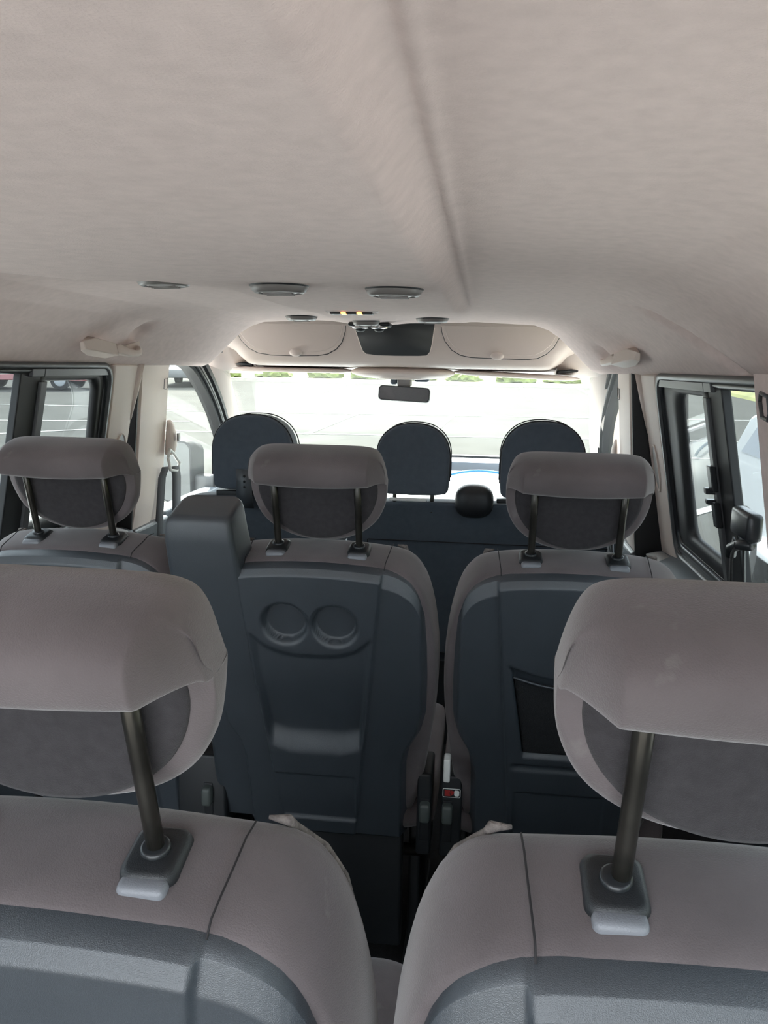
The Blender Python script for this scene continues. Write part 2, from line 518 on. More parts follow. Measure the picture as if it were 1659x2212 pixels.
# ------------------------------------------------------------------ pillars between the sliding door window and the front door
def lofted_side(side, rows):
    """rows of (z, [(y, d)...]) -> closed loft going up"""
    rings = [[SP(side, y, z, d) for y, d in pts] for z, pts in rows]
    return loft(rings)
for side, i in ((-1, 2), (1, 3)):
    yb = 1.765 if side < 0 else 1.79
    pil = struct('trim_%d' % i, lofted_side(side, [
        (0.70, [(1.612, -0.03), (1.612, 0.012), (1.68, 0.018), (yb, 0.018), (yb+0.03, 0.004), (yb+0.03, -0.03)]),
        (0.84, [(1.620, -0.03), (1.620, 0.016), (1.69, 0.018), (yb-0.01, 0.018), (yb+0.025, 0.004), (yb+0.025, -0.03)]),
        (1.00, [(1.620, -0.03), (1.620, 0.016), (1.68, 0.018), (yb-0.02, 0.018), (yb+0.015, 0.004), (yb+0.015, -0.03)]),
        (1.15, [(1.612, -0.03), (1.612, 0.016), (1.67, 0.018), (yb-0.02, 0.018), (yb+0.012, 0.004), (yb+0.012, -0.03)]),
        (1.255, [(1.600, -0.03), (1.600, 0.016), (1.66, 0.018), (yb-0.015, 0.018), (yb+0.02, 0.004), (yb+0.02, -0.03)])]),
        'beige', ('left' if side < 0 else 'right') + ' beige pillar trim ahead of the sliding window', 'pillar trim', angle=40, bevel=0.006)
    # oval inset in the pillar
    ov = []
    for k in range(24):
        a = 2*PI*k/24
        ov.append((1.70 + 0.036*math.cos(a)*(1 if math.cos(a) > 0 else 0.8), 1.015 + (0.062 if side > 0 else 0.05)*math.sin(a)))
    iv = mk('inset_grip', *plane_frame(side, ov, [(1.70+(a-1.70)*0.86, 1.015+(b-1.015)*0.9) for a, b in ov], [(0, 0.012), (0, 0.021), (0.6, 0.022), (1, 0.0185)]), 'beige', pil)
    mk('inset_pad', [SP(side, 1.70+(a-1.70)*0.88, 1.015+(b-1.015)*0.92, 0.0195) for a, b in ov], [tuple(range(24))], 'vent', pil)
    # scooped edge beside the pillar head
    mk('scoop', *lofted_side(side, [(1.255, [(yb-0.03, 0.016), (yb+0.035, 0.0), (yb+0.035, 0.012), (yb-0.01, 0.030)]),
                                    (1.18, [(yb-0.03, 0.016), (yb+0.025, 0.0), (yb+0.025, 0.010), (yb-0.015, 0.026)]),
                                    (1.10, [(yb-0.03, 0.016), (yb+0.010, 0.0), (yb+0.010, 0.008), (yb-0.02, 0.019)])]), 'beige', pil)
    struct('trim_%d' % (i+2), join([slab(side, yb+0.02, 1.99, 0.0, 1.262, -0.02, 0.05), loft([[PB(side, 1.800, z, -0.003), PB(side, 1.812, z, -0.003), PB(side, 1.812, z, -0.15), PB(side, 1.800, z, -0.15)] for z in (0.0, 0.76, 1.262)])]), 'black',
           ('left' if side < 0 else 'right') + ' black rubber door seal strip beside the B pillar', 'door seal', smooth=False, bevel=0.004)
    # B pillar trim, upper beige part and dark foot
    rows = []
    for z in (0.765, 0.80, 0.84, 1.0, 1.15, 1.262):
        g = 0.05 if z >= 0.84 else 0.05 - (0.84-z)*0.1
        rows.append([PB(side, y, z, d+(g-0.05)) for y, d in [(1.814, -0.14), (1.814, -0.006), (1.822, 0.0), (1.95, 0.0), (1.965, -0.004), (2.03, -0.004), (2.05, -0.02), (2.05, -0.14)]])
    bp_ = struct('trim_%d' % (i+4), loft(rows), 'beige', ('left' if side < 0 else 'right') + ' beige B pillar trim behind the front door', 'pillar trim', angle=35)
    mk('airbag_badge', *join([tube([PB(side, y, z, 0.001) for y, z in [(1.985, 1.18), (1.985, 1.21), (2.012, 1.213), (2.015, 1.185), (2.005, 1.178), (1.985, 1.18)]], 0.0012, 6)]), 'vent', bp_)
    struct('trim_%d' % (i+6), join([loft([[PB(side, 1.816, z, 0.006), PB(side, 2.08, z, 0.006), PB(side, 2.08, z, -0.14), PB(side, 1.816, z, -0.14)] for z in (0.0, 0.4, 0.765)])]), 'plastic',
           ('left' if side < 0 else 'right') + ' dark plastic foot of the B pillar', 'pillar trim', smooth=False, bevel=0.01)

# right C pillar trim with a button-shaped belt slot
cpil = struct('trim_10', lofted_side(1, [(0.80, [(0.66, -0.02), (0.66, 0.045), (0.795, 0.045), (0.825, 0.018), (0.825, -0.02)]),
                                         (1.05, [(0.66, -0.02), (0.66, 0.045), (0.775, 0.045), (0.805, 0.018), (0.805, -0.02)]),
                                         (1.262, [(0.66, -0.02), (0.66, 0.045), (0.758, 0.045), (0.788, 0.018), (0.788, -0.02)])]),
              'liner', 'pale felt-covered C pillar at the right frame edge', 'pillar trim', angle=35)
mk('belt_slot', *tube([SP(1, y, z, 0.047) for y, z in [(0.735, 1.225), (0.733, 1.203), (0.71, 1.200), (0.70, 1.21), (0.70, 1.232), (0.728, 1.236), (0.735, 1.225)]], 0.003, 8), 'frame_grey', cpil)
struct('trim_11', lofted_side(-1, [(0.80, [(0.60, -0.02), (0.60, 0.045), (0.80, 0.045), (0.83, 0.018), (0.83, -0.02)]),
                                   (1.262, [(0.60, -0.02), (0.60, 0.045), (0.78, 0.045), (0.81, 0.018), (0.81, -0.02)])]),
       'liner', 'pale felt-covered C pillar on the left', 'pillar trim', angle=35)

# shelves under the sliding windows
for side, i in ((-1, 12), (1, 13)):
    nm = 'left' if side < 0 else 'right'
    rings = []
    for y in (0.70, 0.95, 1.20, 1.50, 1.75, 1.90, 1.96):
        dd = 0.085 if y < 1.8 else 0.085-0.4*(y-1.8)
        z = 0.80 - 0.05*ss(1.5, 1.96, y)
        rings.append([SP(side, y, 0.50, -0.005), SP(side, y, 0.50, 0.03), SP(side, y, z-0.07, dd*0.8), SP(side, y, z-0.015, dd), SP(side, y, z, dd-0.02), SP(side, y, z+0.012, 0.02), SP(side, y, z+0.012, -0.005)])
    sh = struct('trim_%d' % i, loft(rings), 'door_card', nm + ' sliding door ledge of dark grained plastic under the window', 'door panel', angle=50)
    rr = rrect(1.12, 1.74, 0.022, 0.068, 0.02, 5)
    pv = []
    for y, d in rr:
        z = 0.80 - 0.05*ss(1.5, 1.96, y)
        pv.append(SP(side, y, z+0.006+0.009*(0.06-d)/0.05, d+0.004))
    mk('armrest_pad', *join([([Vector(p) for p in pv], [tuple(range(len(pv)))])]), 'pad', sh, solid=0.004)

# ------------------------------------------------------------------ rear door surround (behind the camera) so the cabin is a closed box apart from the open tailgate
struct('wall_back', join([box(-0.86, 0.90, -0.98, -0.93, 1.33, 1.47), box(-0.86, -0.70, -0.98, -0.93, 0, 1.4), box(0.74, 0.90, -0.98, -0.93, 0, 1.4)]), 'beige', 'rear door surround of the van', 'wall', smooth=False)

# ------------------------------------------------------------------ SEATS
OUT_FAB = [(-0.60, 0.165), (-0.50, 0.185), (-0.40, 0.200), (-0.32, 0.210), (-0.25, 0.214), (-0.18, 0.213), (-0.125, 0.206), (-0.075, 0.195), (-0.044, 0.181), (-0.020, 0.160), (-0.008, 0.130), (-0.002, 0.09)]
OUT_SH = [(-0.60, 0.157), (-0.42, 0.160), (-0.385, 0.166), (-0.345, 0.186), (-0.30, 0.196), (-0.22, 0.1975), (-0.16, 0.196), (-0.10, 0.189), (-0.06, 0.182), (-0.035, 0.168), (-0.018, 0.145), (-0.008, 0.110)]

def outline(tab, n_side=22, topz=None):
    """closed outline (x,z) counter-clockwise from half width table"""
    z0, z1 = tab[0][0], tab[-1][0]
    pts = []
    for z, h in tab: pts.append((h, z))
    top = topz if topz is not None else z1+0.003
    pts.append((tab[-1][1]*0.5, top)); 
    pts.append((0.0, top+0.001))
    L = [(-x, z) for x, z in reversed(pts[:-1])]
    return pts + L

def offset_out(pts, d, cz=-0.25):
    """scale the outline inwards by about d"""
    out = []
    n = len(pts)
    for i, (x, z) in enumerate(pts):
        a = Vector(pts[(i+1) % n]); b = Vector(pts[i-1])
        t = (a-b)
        if t.length < 1e-9: t = Vector((1, 0))
        t.normalize()
        nn = Vector((t.y, -t.x))
        out.append((x-nn.x*d, z-nn.y*d))
    return out

def seat_cushion_back(parent):
    o = outline(OUT_FAB)
    secs = [(-0.052, 0.016), (-0.049, 0.005), (-0.038, 0.0), (0.02, 0.0), (0.045, 0.006), (0.060, 0.020), (0.066, 0.045), (0.062, 0.075)]
    rings = []
    for y, d in secs:
        q = offset_out(o, d)
        rings.append([(x, y + (0.018*ss(0.11, 0.19, abs(x)) if y > 0 else 0) + 0.010*(1-min(1, abs(x)/0.2)**2)*(1 if y > 0.03 else 0)*0, z if z < 0.3 else z) for x, z in q])
    c = mk('backrest', *tl(loft(rings)), 'fabric', parent, sub=1)
    # stitched seams dividing bolsters from the centre panel
    for s in (-1, 1):
        path = []
        for y, z in ((-0.050, -0.012), (-0.040, -0.0055), (-0.022, -0.0055), (0.0, -0.0065), (0.025, -0.0065), (0.045, -0.012)):
            path.append((s*(0.122+0.25*max(0, -y)*0+ 0.12*(y+0.03)*0.5), y, z+0.0012))
        mk('seam', *tl(tube(path, 0.0008, 6)), 'seam', c)
        # braided piping along the front edge of each bolster
        path = []
        for z, h in OUT_FAB[6:]:
            path.append((s*(h-0.012), 0.056+0.016*ss(0.11, 0.19, h), z-0.0165))
        path = path[:-2] + [(s*0.146, 0.0605, -0.0235), (s*0.132, 0.058, -0.0195)]
        mk('piping', *tl(tube(path, [0.001]+[0.0042]*(len(path)-2)+[0.0015], 10)), 'braid', c)
    return c

def shell(parent, kind):
    z0 = -0.60
    nx, nz = 160, 210
    YB = -0.050
    def half(z): return interp(OUT_SH[:7], z)
    def ztop(x):
        a = abs(x)
        return -0.004 - 0.006*(a/0.11)**2 if a < 0.11 else interp([(0.11, -0.010), (0.13, -0.014), (0.145, -0.0195), (0.158, -0.0275), (0.168, -0.0365), (0.176, -0.048), (0.183, -0.064), (0.188, -0.085), (0.192, -0.112), (0.1965, -0.16), (0.30, -0.2)], a)
    def hfun(x, z):
        h = 0.024
        # dark lip above the sharp edge of the centre panel, lower towards the outside
        if kind == 'cup':
            xl = -0.133 + (-0.009 - z)*0.085; xr = 0.118 - (-0.018-z)*0.105
        else:
            xl = -0.125 + max(0, -0.02-z)*0.08; xr = 0.125
            if kind == 'plain': xl, xr = -0.118, 0.108
        inside = ss(xl-0.002, xl+0.002, x)*(1-ss(xr-0.002, xr+0.002, x))
        dt = ztop(x)-z
        wl_ = 0.011*inside + 0.023*(1-inside)
        h -= 0.010*(1-dt/wl_) if dt < wl_ else 0
        h -= 0.0035*(1-inside)
        h += 0.003*inside*ss(-0.60, -0.5, z)
        if kind == 'cup':
            # scoop below the cup platform
            xm, wd = (xl+xr)/2, (xr-xl)/2
            u = (x-xm)/wd
            platform_bottom = -0.175 + 0.050*abs(u)**3.5
            sc_in = ss(platform_bottom+0.006, platform_bottom-0.012, z)*ss(1.0, 0.86, abs(u))
            bottom = -0.402 + 0.022*max(0, abs(u)-0.55)*1.5
            depth = 0.008 + 0.012*ss(-0.2, -0.36, z)
            rise = ss(bottom+0.05, bottom, z)
            h -= depth*sc_in*(1-rise)
            # cups
            for cx in (-0.052, 0.036):
                r = math.hypot(x-cx, (z+0.112)*1.0)
                h -= 0.019*(1-ss(0.0355, 0.0395, r))
                h -= 0.003*(ss(0.045, 0.0395, r))*(ss(0.0365, 0.0395, r))
            # shallow recess low down
            zz = ss(-0.448, -0.456, z)*ss(-0.568, -0.560, z)*ss(-0.100, -0.092, x+(-0.45-z)*0.1*-1)*ss(0.064, 0.057, x)
            h -= 0.006*zz
        elif kind == 'pocket':
            # long frame edge, net recess and ledge
            fx0 = -0.118 + ss(-0.15, -0.19, z)*0.022 + max(0, -0.19-z)*0.15
            rec = ss(fx0, fx0+0.006, x)*ss(0.085, 0.079, x)*ss(-0.175-0.02*math.cos(x*18), -0.187-0.02*math.cos(x*18), z)*ss(-0.372, -0.355, z)
            h -= 0.016*rec
            led = ss(-0.385, -0.39, z)*ss(-0.405, -0.395, z)*ss(-0.09, -0.075, x)*ss(0.10, 0.085, x)
            h -= 0.004*led
            zz = ss(-0.45, -0.458, z)*ss(-0.57, -0.562, z)*ss(-0.08, -0.072, x)*ss(0.09, 0.083, x)
            h -= 0.004*zz
        return h
    V, F = [], []
    for j in range(nz+1):
        t = j/nz
        t = 1-(1-t)**1.15
        for i in range(nx+1):
            u = -1 + 2*i/nx
            u = math.copysign(1-(1-abs(u))**1.12, u)
            zt_ = ztop(u*0.1965)
            z = z0 + (zt_-z0)*t
            hw = half(z)
            x = u*hw
            h = hfun(u*0.1965 if z > -0.3 else x, z)
            e = (1-abs(u))*hw
            h -= 0.022*(1-ss(0, 0.014, e))
            V.append((x, YB-h, z))
    for j in range(nz):
        for i in range(nx):
            a = j*(nx+1)+i
            F.append((a, a+1, a+nx+2, a+nx+1))
    # close towards the fabric
    n0 = len(V)
    rim = [i for i in range(nx+1)] + [(j)*(nx+1)+nx for j in range(1, nz+1)] + [nz*(nx+1)+i for i in range(nx-1, -1, -1)] + [j*(nx+1) for j in range(nz-1, 0, -1)]
    for k in rim:
        x, y, z = V[k]
        V.append((x*0.985, YB+0.008, z+0.001))
    m = len(rim)
    for k in range(m):
        q = (k+1) % m
        F.append((rim[k], rim[q], n0+q, n0+k))
    s = mk('back_shell', *tl((V, F)), 'plastic', parent)
    if kind == 'pocket':
        P, Q = [], []
        na, nb = 24, 24
        for j in range(nb+1):
            t = j/nb
            for i in range(na+1):
                u = i/na
                z = -0.197 - 0.165*t
                x0 = -0.090 + (-0.197-z)*-0.15*-1
                x = x0 + (0.078-x0)*u
                z += -0.016*math.sin(u*PI)*(1-t)
                P.append((x, -0.050-0.020-0.004*math.sin(u*PI)*math.sin(t*PI), z))
        for j in range(nb):
            for i in range(na):
                a = j*(na+1)+i
                Q.append((a, a+1, a+na+2, a+na+1))
        net = mk('net_pocket', *tl((P, Q)), 'net', s, solid=0.0015)
        net['label'] = 'black elastic net pocket'
        mk('elastic_edge', *tl(tube([(-0.092+0.17*i/16, -0.050-0.022-0.004*math.sin(PI*i/16), -0.197-0.016*math.sin(PI*i/16)) for i in range(17)], 0.0022, 8)), 'plastic', net)
    return s

def headrest(parent):
    W = 0.118
    st = [-1.0, -0.985, -0.955, -0.91, -0.86, -0.82, -0.79, -0.775, -0.70, -0.6, -0.45, -0.3, -0.15, 0, 0.15, 0.3, 0.45, 0.6, 0.70, 0.775, 0.79, 0.82, 0.86, 0.91, 0.955, 0.985, 1.0]
    rings = []
    for t in st:
        a = abs(t)
        x = t*W
        e = ss(0.86, 1.0, a)                      # rounding towards the end
        zt = 0.180 - 0.052*(1-math.sqrt(max(0, 1-a**9)))
        zb = 0.098 - 0.100*math.sqrt(max(0, 1-a**2.3))
        yr = -0.043 + 0.052*max(0, (a-0.79)/0.21)**1.15
        zr = 0.124 + 0.008*a*a
        yf = 0.070 - 0.018*e
        yb = 0.016 + 0.006*e
        zb = min(zb, 0.100)
        e1 = ss(0.80, 1.0, a)
        zr = zr*(1-e1) + (0.62*zt+0.38*zb)*e1
        hh = zt-zr
        zm = (zb+zr)/2
        prof = [(yf-0.012, zt-0.012), (yf-0.035, zt), (0.0*(1-e)+yr*0.3*e, zt+0.001), (yr+0.022*(1-0.5*e1), zt-0.003), (yr+0.004, zt-0.22*hh), (yr, zt-0.46*hh),
                (yr+0.001, zr+0.18*hh), (yr+0.010*(1-0.7*e1), zr), (-0.004*(1-e1)+(yb-0.006)*e1, zr-0.001*e1), (yb-0.004, zr-0.002), (yb, zr-0.22*(zr-zb)),
                (yb, zr-0.62*(zr-zb)), (yb+0.002, zr-0.92*(zr-zb)), (yb+0.014, zb), (yf-0.012, zb+0.004), (yf, zb+0.02), (yf+0.002, (zb+zt)/2), (yf-0.001, zt-0.03)]
        rings.append([(x, y, z) for y, z in prof])
    hr = mk('headrest', *tl(loft(rings)), 'fabric', parent, sub=2)
    # darker cloth insert on the back of the pad
    V, n = [], 40
    ow = 0.104
    ring = []
    for k in range(n+1):
        a = PI + PI*k/n
        ring.append((ow*math.cos(a), 0.108 + 0.098*math.sin(a)))
    top = [(ow*(1-2*k/20), 0.128) for k in range(1, 20)]
    R0 = ring + [(ow*0.995, 0.124)] + top + [(-ow*0.995, 0.124)]
    rr = []
    for sc_, y in ((1.0, 0.0175), (0.985, 0.0138), (0.93, 0.0115), (0.6, 0.0108), (0.1, 0.0108)):
        rr.append([(x*sc_, y, 0.100+(z-0.100)*sc_) for x, z in R0])
    mk('back_insert', *tl(loft(rr)), 'fabric_back', hr)
    for s in (-1, 1):
        mk('post', *tl(tube([(s*0.0715, 0.0, z) for z in (-0.02, 0.02, 0.08, 0.15)], 0.0061, 20)), 'rod', hr)
    return hr

def sleeve(parent, s):
    x = s*0.0715
    rings = []
    for z, d in ((-0.012, 0.002), (-0.004, 0.0), (0.002, 0.0015), (0.005, 0.005)):
        rings.append([(x+a, b, z - 0.06*b) for a, b in rrect(-0.020+d, 0.020-d, -0.024+d, 0.024-d, 0.009, 5)])
    sl = mk('guide_sleeve', *tl(loft(rings)), 'plastic_dark', parent, angle=45)
    mk('post_collar', *tl(tube([(x, 0, 0.003), (x, 0, 0.008), (x, 0, 0.009)], [0.0105, 0.0098, 0.008], 20)), 'gloss_black', sl)
    b = mk('release_button', *tl(rbox(x-0.0165, x+0.0165, -0.0325, -0.018, -0.0125, 0.0035, 0.0050, 4)), 'button', sl)
    b['label'] = 'grey release button'
    return sl

def seat_base(parent):
    V, F = [], []
    # cushion seen from above / the sides
    prof = [(0.085, 0.36), (0.10, 0.42), (0.16, 0.445), (0.30, 0.452), (0.48, 0.46), (0.55, 0.445), (0.575, 0.40), (0.56, 0.35), (0.40, 0.335), (0.15, 0.335)]
    rings = []
    for x in (-0.215, -0.205, -0.17, -0.11, 0, 0.11, 0.17, 0.205, 0.215):
        e = ss(0.19, 0.215, abs(x))
        up = 0.012*ss(0.09, 0.15, abs(x))
        rings.append([(x, 0.33+(y-0.33)*(1-0.05*e), 0.395+(z-0.395)*(1-0.35*e)+up) for y, z in prof])
    sc_ = mk('seat_cushion', *loft(rings), 'fabric', parent, sub=2)
    for s in (-1, 1):
        mk('seam', *tube([(s*0.128, y, z+0.004) for y, z in ((0.16, 0.449), (0.24, 0.456), (0.34, 0.461), (0.44, 0.465))], 0.0013, 6), 'seam', sc_)
    for s in (-1, 1):
        lg = mk('leg', *join([rbox(s*0.17-0.018, s*0.17+0.018, 0.12, 0.50, 0.0, 0.05, 0.006), rbox(s*0.17-0.012, s*0.17+0.012, 0.16, 0.46, 0.04, 0.345, 0.006)]), 'plastic_dark', parent, angle=40)
    mk('crossbar', *tube([(-0.19, 0.14, 0.30), (0.19, 0.14, 0.30)], 0.012, 12), 'rod', parent)
    mk('rear_skirt', *rbox(-0.150, 0.150, 0.105, 0.135, 0.10, 0.42, 0.008), 'plastic_dark', parent, angle=40)

def make_seat(loc, kind, label):
    s = empty('car_seat', loc, label, 'seat', 'rear cabin seats')
    seat_cushion_back(s); shell(s, kind); headrest(s)
    for k in (-1, 1): sleeve(s, k)
    seat_base(s)
    return s

def latch_box(parent, x0, x1, y, zt, zb, knob_x, knob_z, sticker=False):
    """side mechanism cover with a folding lever in a slot"""
    lb = mk('hinge_cover', *join([rbox(x0, x1, y, y+0.10, zb, zt, 0.006)]), 'plastic_dark', parent, angle=40)
    mk('slot', *rbox(knob_x-0.009, knob_x+0.009, y-0.002, y+0.002, knob_z-0.075, knob_z+0.012, 0.0015), 'black', lb)
    mk('lever', *rbox(knob_x-0.010, knob_x+0.010, y-0.020, y+0.004, knob_z-0.030, knob_z+0.008, 0.006), 'lever', lb)
    return lb

def sticker(parent, x, y, z, w=0.034, h=0.018):
    st = mk('warning_label', *prism(rrect(x-w/2, x+w/2, z-h/2, z+h/2, 0.003, 4), y-0.0012, y), 'white_plastic', parent, smooth=False)
    mk('label_field', *prism(rrect(x-w/2+0.0012, x+w/2-0.0012, z-h/2+0.0012, z+h/2-0.0012, 0.002, 4), y-0.0016, y-0.001), 'plastic_dark', st, smooth=False)
    mk('label_red_part', *join([prism([(x-0.013, z-0.006), (x-0.002, z-0.006), (x-0.004, z), (x-0.002, z+0.006), (x-0.013, z+0.006)], y-0.0020, y-0.0015),
                                prism([(x-0.001, z-0.005), (x+0.004, z-0.001), (x+0.005, z+0.004), (x, z+0.006), (x-0.003, z+0.002)], y-0.0022, y-0.0017)]), 'red_label', st, smooth=False)
    mk('label_white_part', *prism(rrect(x+0.005, x+0.0145, z-0.0055, z+0.0065, 0.003, 4), y-0.0020, y-0.0015), 'white_plastic', st, smooth=False)
    return st

Y2, Y3 = 0.90, 0.0
seatM = make_seat((0.0215, Y2, 0), 'cup', 'second-row middle seat with two cup holders in its back and a tall belt tower')
seat3L = copy_tree(seatM); seat3L.location = (0.020, 0.012, -0.010)

for o_ in kids(seat3L):
    if o_.name.startswith('headrest'): o_.location = (0.0, -0.004, 0.017)
seat3L['label'] = 'near left third-row seat in the foreground, its headrest cut by the left frame edge'
seatR = make_seat((0.4574, Y2, 0), 'pocket', 'second-row right seat with a net pocket in its back')
seat3R = copy_tree(seatR); seat3R.location = (0.4594, 0.004, 0.003)

for o_ in kids(seat3R):
    if o_.name.startswith('headrest'): o_.location = (0.003, -0.004, 0.017)
seat3R['label'] = 'near right third-row seat in the foreground, its headrest cut by the right frame edge'
seatL = make_seat((-0.4239, Y2, 0), 'plain', 'second-row left seat in front of the left sliding window')

# belt tower of the second-row bench (part of the middle seat)
rings = []
for z, xa, xb, yr in ((-0.58, -0.222, -0.10, -0.062), (-0.36, -0.218, -0.10, -0.066), (-0.28, -0.225, -0.105, -0.070), (-0.15, -0.238, -0.110, -0.075), (-0.02, -0.247, -0.120, -0.079), (0.04, -0.247, -0.126, -0.080), (0.070, -0.243, -0.129, -0.078), (0.079, -0.239, -0.131, -0.073), (0.083, -0.232, -0.137, -0.064)):
    base = rrect(xa, xb, yr, yr+0.092 - (0.014 if z > 0.08 else 0.006 if z > 0.075 else 0), 0.012, 5)
    rings.append([(x, y, z + (0.004*(1-((x-(xa+xb)/2)/0.06)**2) if z > 0.03 else 0)) for x, y in base])
tw = mk('belt_tower', *tl(loft(rings)), 'plastic', seatM, angle=50)
tw['label'] = 'tall grained plastic tower holding the middle belt'

# mechanism covers between the backs (row two)
lb = latch_box(seatM, -0.300, -0.200, 0.075, 0.505, 0.24, -0.235, 0.435)
sk = mk('hinge_foot', *rbox(-0.30, -0.165, 0.085, 0.15, 0.18, 0.345, 0.008), 'plastic_dark', seatM, angle=40)
lc = latch_box(seatM, 0.178, 0.206, 0.075, 0.50, 0.33, 0.194, 0.438)
le = latch_box(seatR, -0.212, -0.172, 0.075, 0.50, 0.33, -0.199, 0.438)
sticker(le, -0.192, 0.075, 0.466)
bk = mk('buckle', *rbox(-0.207, -0.195, 0.02, 0.05, 0.515, 0.56, 0.003), 'white_plastic', seatR, angle=40)
bk['label'] = 'pale belt buckle end'
mk('lift_tab', *rbox(-0.240+0.03, -0.198, 0.09, 0.10, 0.50, 0.53, 0.002), 'button', seatM, angle=40)
def pict_label(parent, x, y, z, w=0.036):
    fr = mk('pictogram_label', *tube([(x-w/2, y, z-0.007), (x+w/2, y, z-0.007), (x+w/2, y, z+0.007), (x-w/2, y, z+0.007), (x-w/2, y, z-0.0065)], 0.0007, 5), 'button', parent)
    mk('pictogram', *join([tube([(x-0.012, y, z-0.003), (x-0.006, y, z-0.001), (x-0.002, y, z+0.003)], 0.0012, 5), tube([(x+0.004, y, z-0.003), (x+0.009, y, z-0.002), (x+0.013, y, z+0.003)], 0.0012, 5)]), 'button', fr)
sk2 = mk('foot_cover', *rbox(-0.19, 0.19, 0.08, 0.20, 0.0, 0.22, 0.01), 'plastic_dark', seatR, angle=40)
sk3 = mk('foot_cover', *rbox(-0.19, 0.19, 0.08, 0.20, 0.0, 0.36, 0.01), 'plastic_dark', seatL, angle=40)

pict_label(seatL, -0.082, 0.103, 0.39)
pict_label(seatR, 0.092, 0.103, 0.387)
# ------------------------------------------------------------------ FRONT SEATS
FR = 0.24
def front_headrest(parent, x0, w, zb, zt, y, strap=False):
    hh = zt-zb
    o = []
    hw = w/2
    r = hw*0.98
    for k in range(25):
        a = PI*k/24
        sgn = 1 if math.cos(a) >= 0 else -1
        o.append((hw*sgn*abs(math.cos(a))**0.85, zt-hw*0.92+hw*0.92*math.sin(a)**0.9))
    o = [(hw*0.90, zb+0.004), (hw*0.97, zb+0.016), (hw, zb+0.05)] + o + [(-hw, zb+0.05), (-hw*0.97, zb+0.016), (-hw*0.90, zb+0.004)]
    def ring(y_, d):
        q = offset_out(o, d)
        return [(x0+a, y+y_, b) for a, b in q]
    h = mk('headrest', *loft([ring(0.004, 0.020), ring(0.000, 0.006), ring(0.006, 0.0005), ring(0.030, 0.0), ring(0.070, 0.0), ring(0.095, 0.006), ring(0.106, 0.02), ring(0.108, 0.04)]), 'fabric_front', parent, sub=1)
    for yy in (0.012, 0.088):
        pth = [(x0+a, y+yy, b) for a, b in offset_out(o, -0.0003)][2:-2]
        mk('piping', *tube(pth, 0.0016, 6), 'black', h)
    for s in (-1, 1):
        mk('post', *tube([(x0+s*0.055, y+0.05, zb-0.05), (x0+s*0.055, y+0.05, zb+0.03)], 0.006, 12), 'rod', h)
    return h

def front_back(parent, xa, xb, zt, y, name='backrest'):
    rings = []
    w = (xb-xa)/2; cx = (xa+xb)/2
    tab = [(0.36, w*0.94), (0.45, w*0.98), (0.60, w), (0.75, w), (zt-0.06, w*0.985), (zt-0.025, w*0.96), (zt-0.008, w*0.90), (zt, w*0.80)]
    pts = [(h, z) for z, h in tab] + [(w*0.4, zt+0.004), (0, zt+0.005)]
    o = pts + [(-x, z) for x, z in reversed(pts[:-1])]
    sl = lambda z: 0.26*(0.87-z)
    for y_, d in ((0.012, 0.03), (0.002, 0.010), (0.006, 0.002), (0.03, 0.0), (0.08, 0.0), (0.105, 0.008), (0.112, 0.03)):
        rings.append([(cx+a, y+y_+sl(b), b) for a, b in offset_out(o, d)])
    return mk(name, *loft(rings), 'fabric_front', parent, sub=1)

drv = empty('car_seat', (-0.35, 2.05, 0), 'driver seat on the left with dark domed headrest and a punched strap', 'seat', 'front seats')
def loc(o, parent):
    o.location = -Vector(parent.location)
    return o
b_ = loc(front_back(drv, -0.60, -0.108, 0.872, 1.86), drv)
h_ = loc(front_headrest(drv, -0.368, 0.246, 0.888, 1.117, 1.84), drv)
loc(mk('headrest_bracket', *join([rbox(-0.488, -0.25, 1.87, 1.94, 0.868, 0.889, 0.004)]), 'plastic_dark', drv, angle=40), drv)
strap = loc(mk('strap', *ribbon([(-0.390, 1.834, 0.958), (-0.390, 1.833, 0.92), (-0.390, 1.832, 0.885), (-0.390, 1.838, 0.862), (-0.390, 1.852, 0.84)], (0.047, 0, 0), (0, 0.003, 0)), 'plastic', drv), drv)
strap['label'] = 'dark strap with three punched holes'
holes = mk('punched_holes', *join([ellipsoid((-0.389, 1.8305, z), (0.004, 0.0014, 0.004), 10, 6) for z in (0.938, 0.922, 0.906)]), 'black', strap)
loc(mk('seat_cushion', *rbox(-0.59, -0.12, 2.08, 2.55, 0.30, 0.44, 0.04, 4), 'fabric_front', drv), drv)
loc(mk('seat_base', *rbox(-0.55, -0.16, 2.10, 2.50, 0.0, 0.31, 0.01), 'plastic_dark', drv, angle=40), drv)

bench = empty('car_seat', (0.29, 2.05, 0), 'front double passenger bench with two domed headrests and a rounded belt pod', 'seat', 'front seats')
bb = loc(front_back(bench, -0.100, 0.675, 0.872, 1.87), bench)
loc(front_headrest(bench, 0.103, 0.212, 0.892, 1.103, 1.84), bench)
loc(front_headrest(bench, 0.468, 0.235, 0.890, 1.119, 1.84), bench)
loc(mk('headrest_bracket', *rbox(0.345, 0.42, 1.865, 1.90, 0.880, 0.893, 0.003), 'plastic_dark', bench, angle=40), bench)
loc(mk('headrest_clip', *rbox(0.037, 0.145, 1.845, 1.855, 0.880, 0.889, 0.002), 'white_plastic', bench, angle=40), bench)
pod = loc(mk('belt_pod', *ellipsoid((0.281, 1.885, 0.882), (0.056, 0.05, 0.049), 28, 16, 0.75), 'plastic_dark', bench), bench)
pod['label'] = 'rounded dark plastic belt outlet'
loc(mk('seam', *tube([(-0.03+0.70*i/20, 1.871+0.26*(0.87-0.750)-0.0005, 0.752-0.006*math.sin(i/20*PI)*0) for i in range(21)], 0.0015, 6), 'seam', bench), bench)
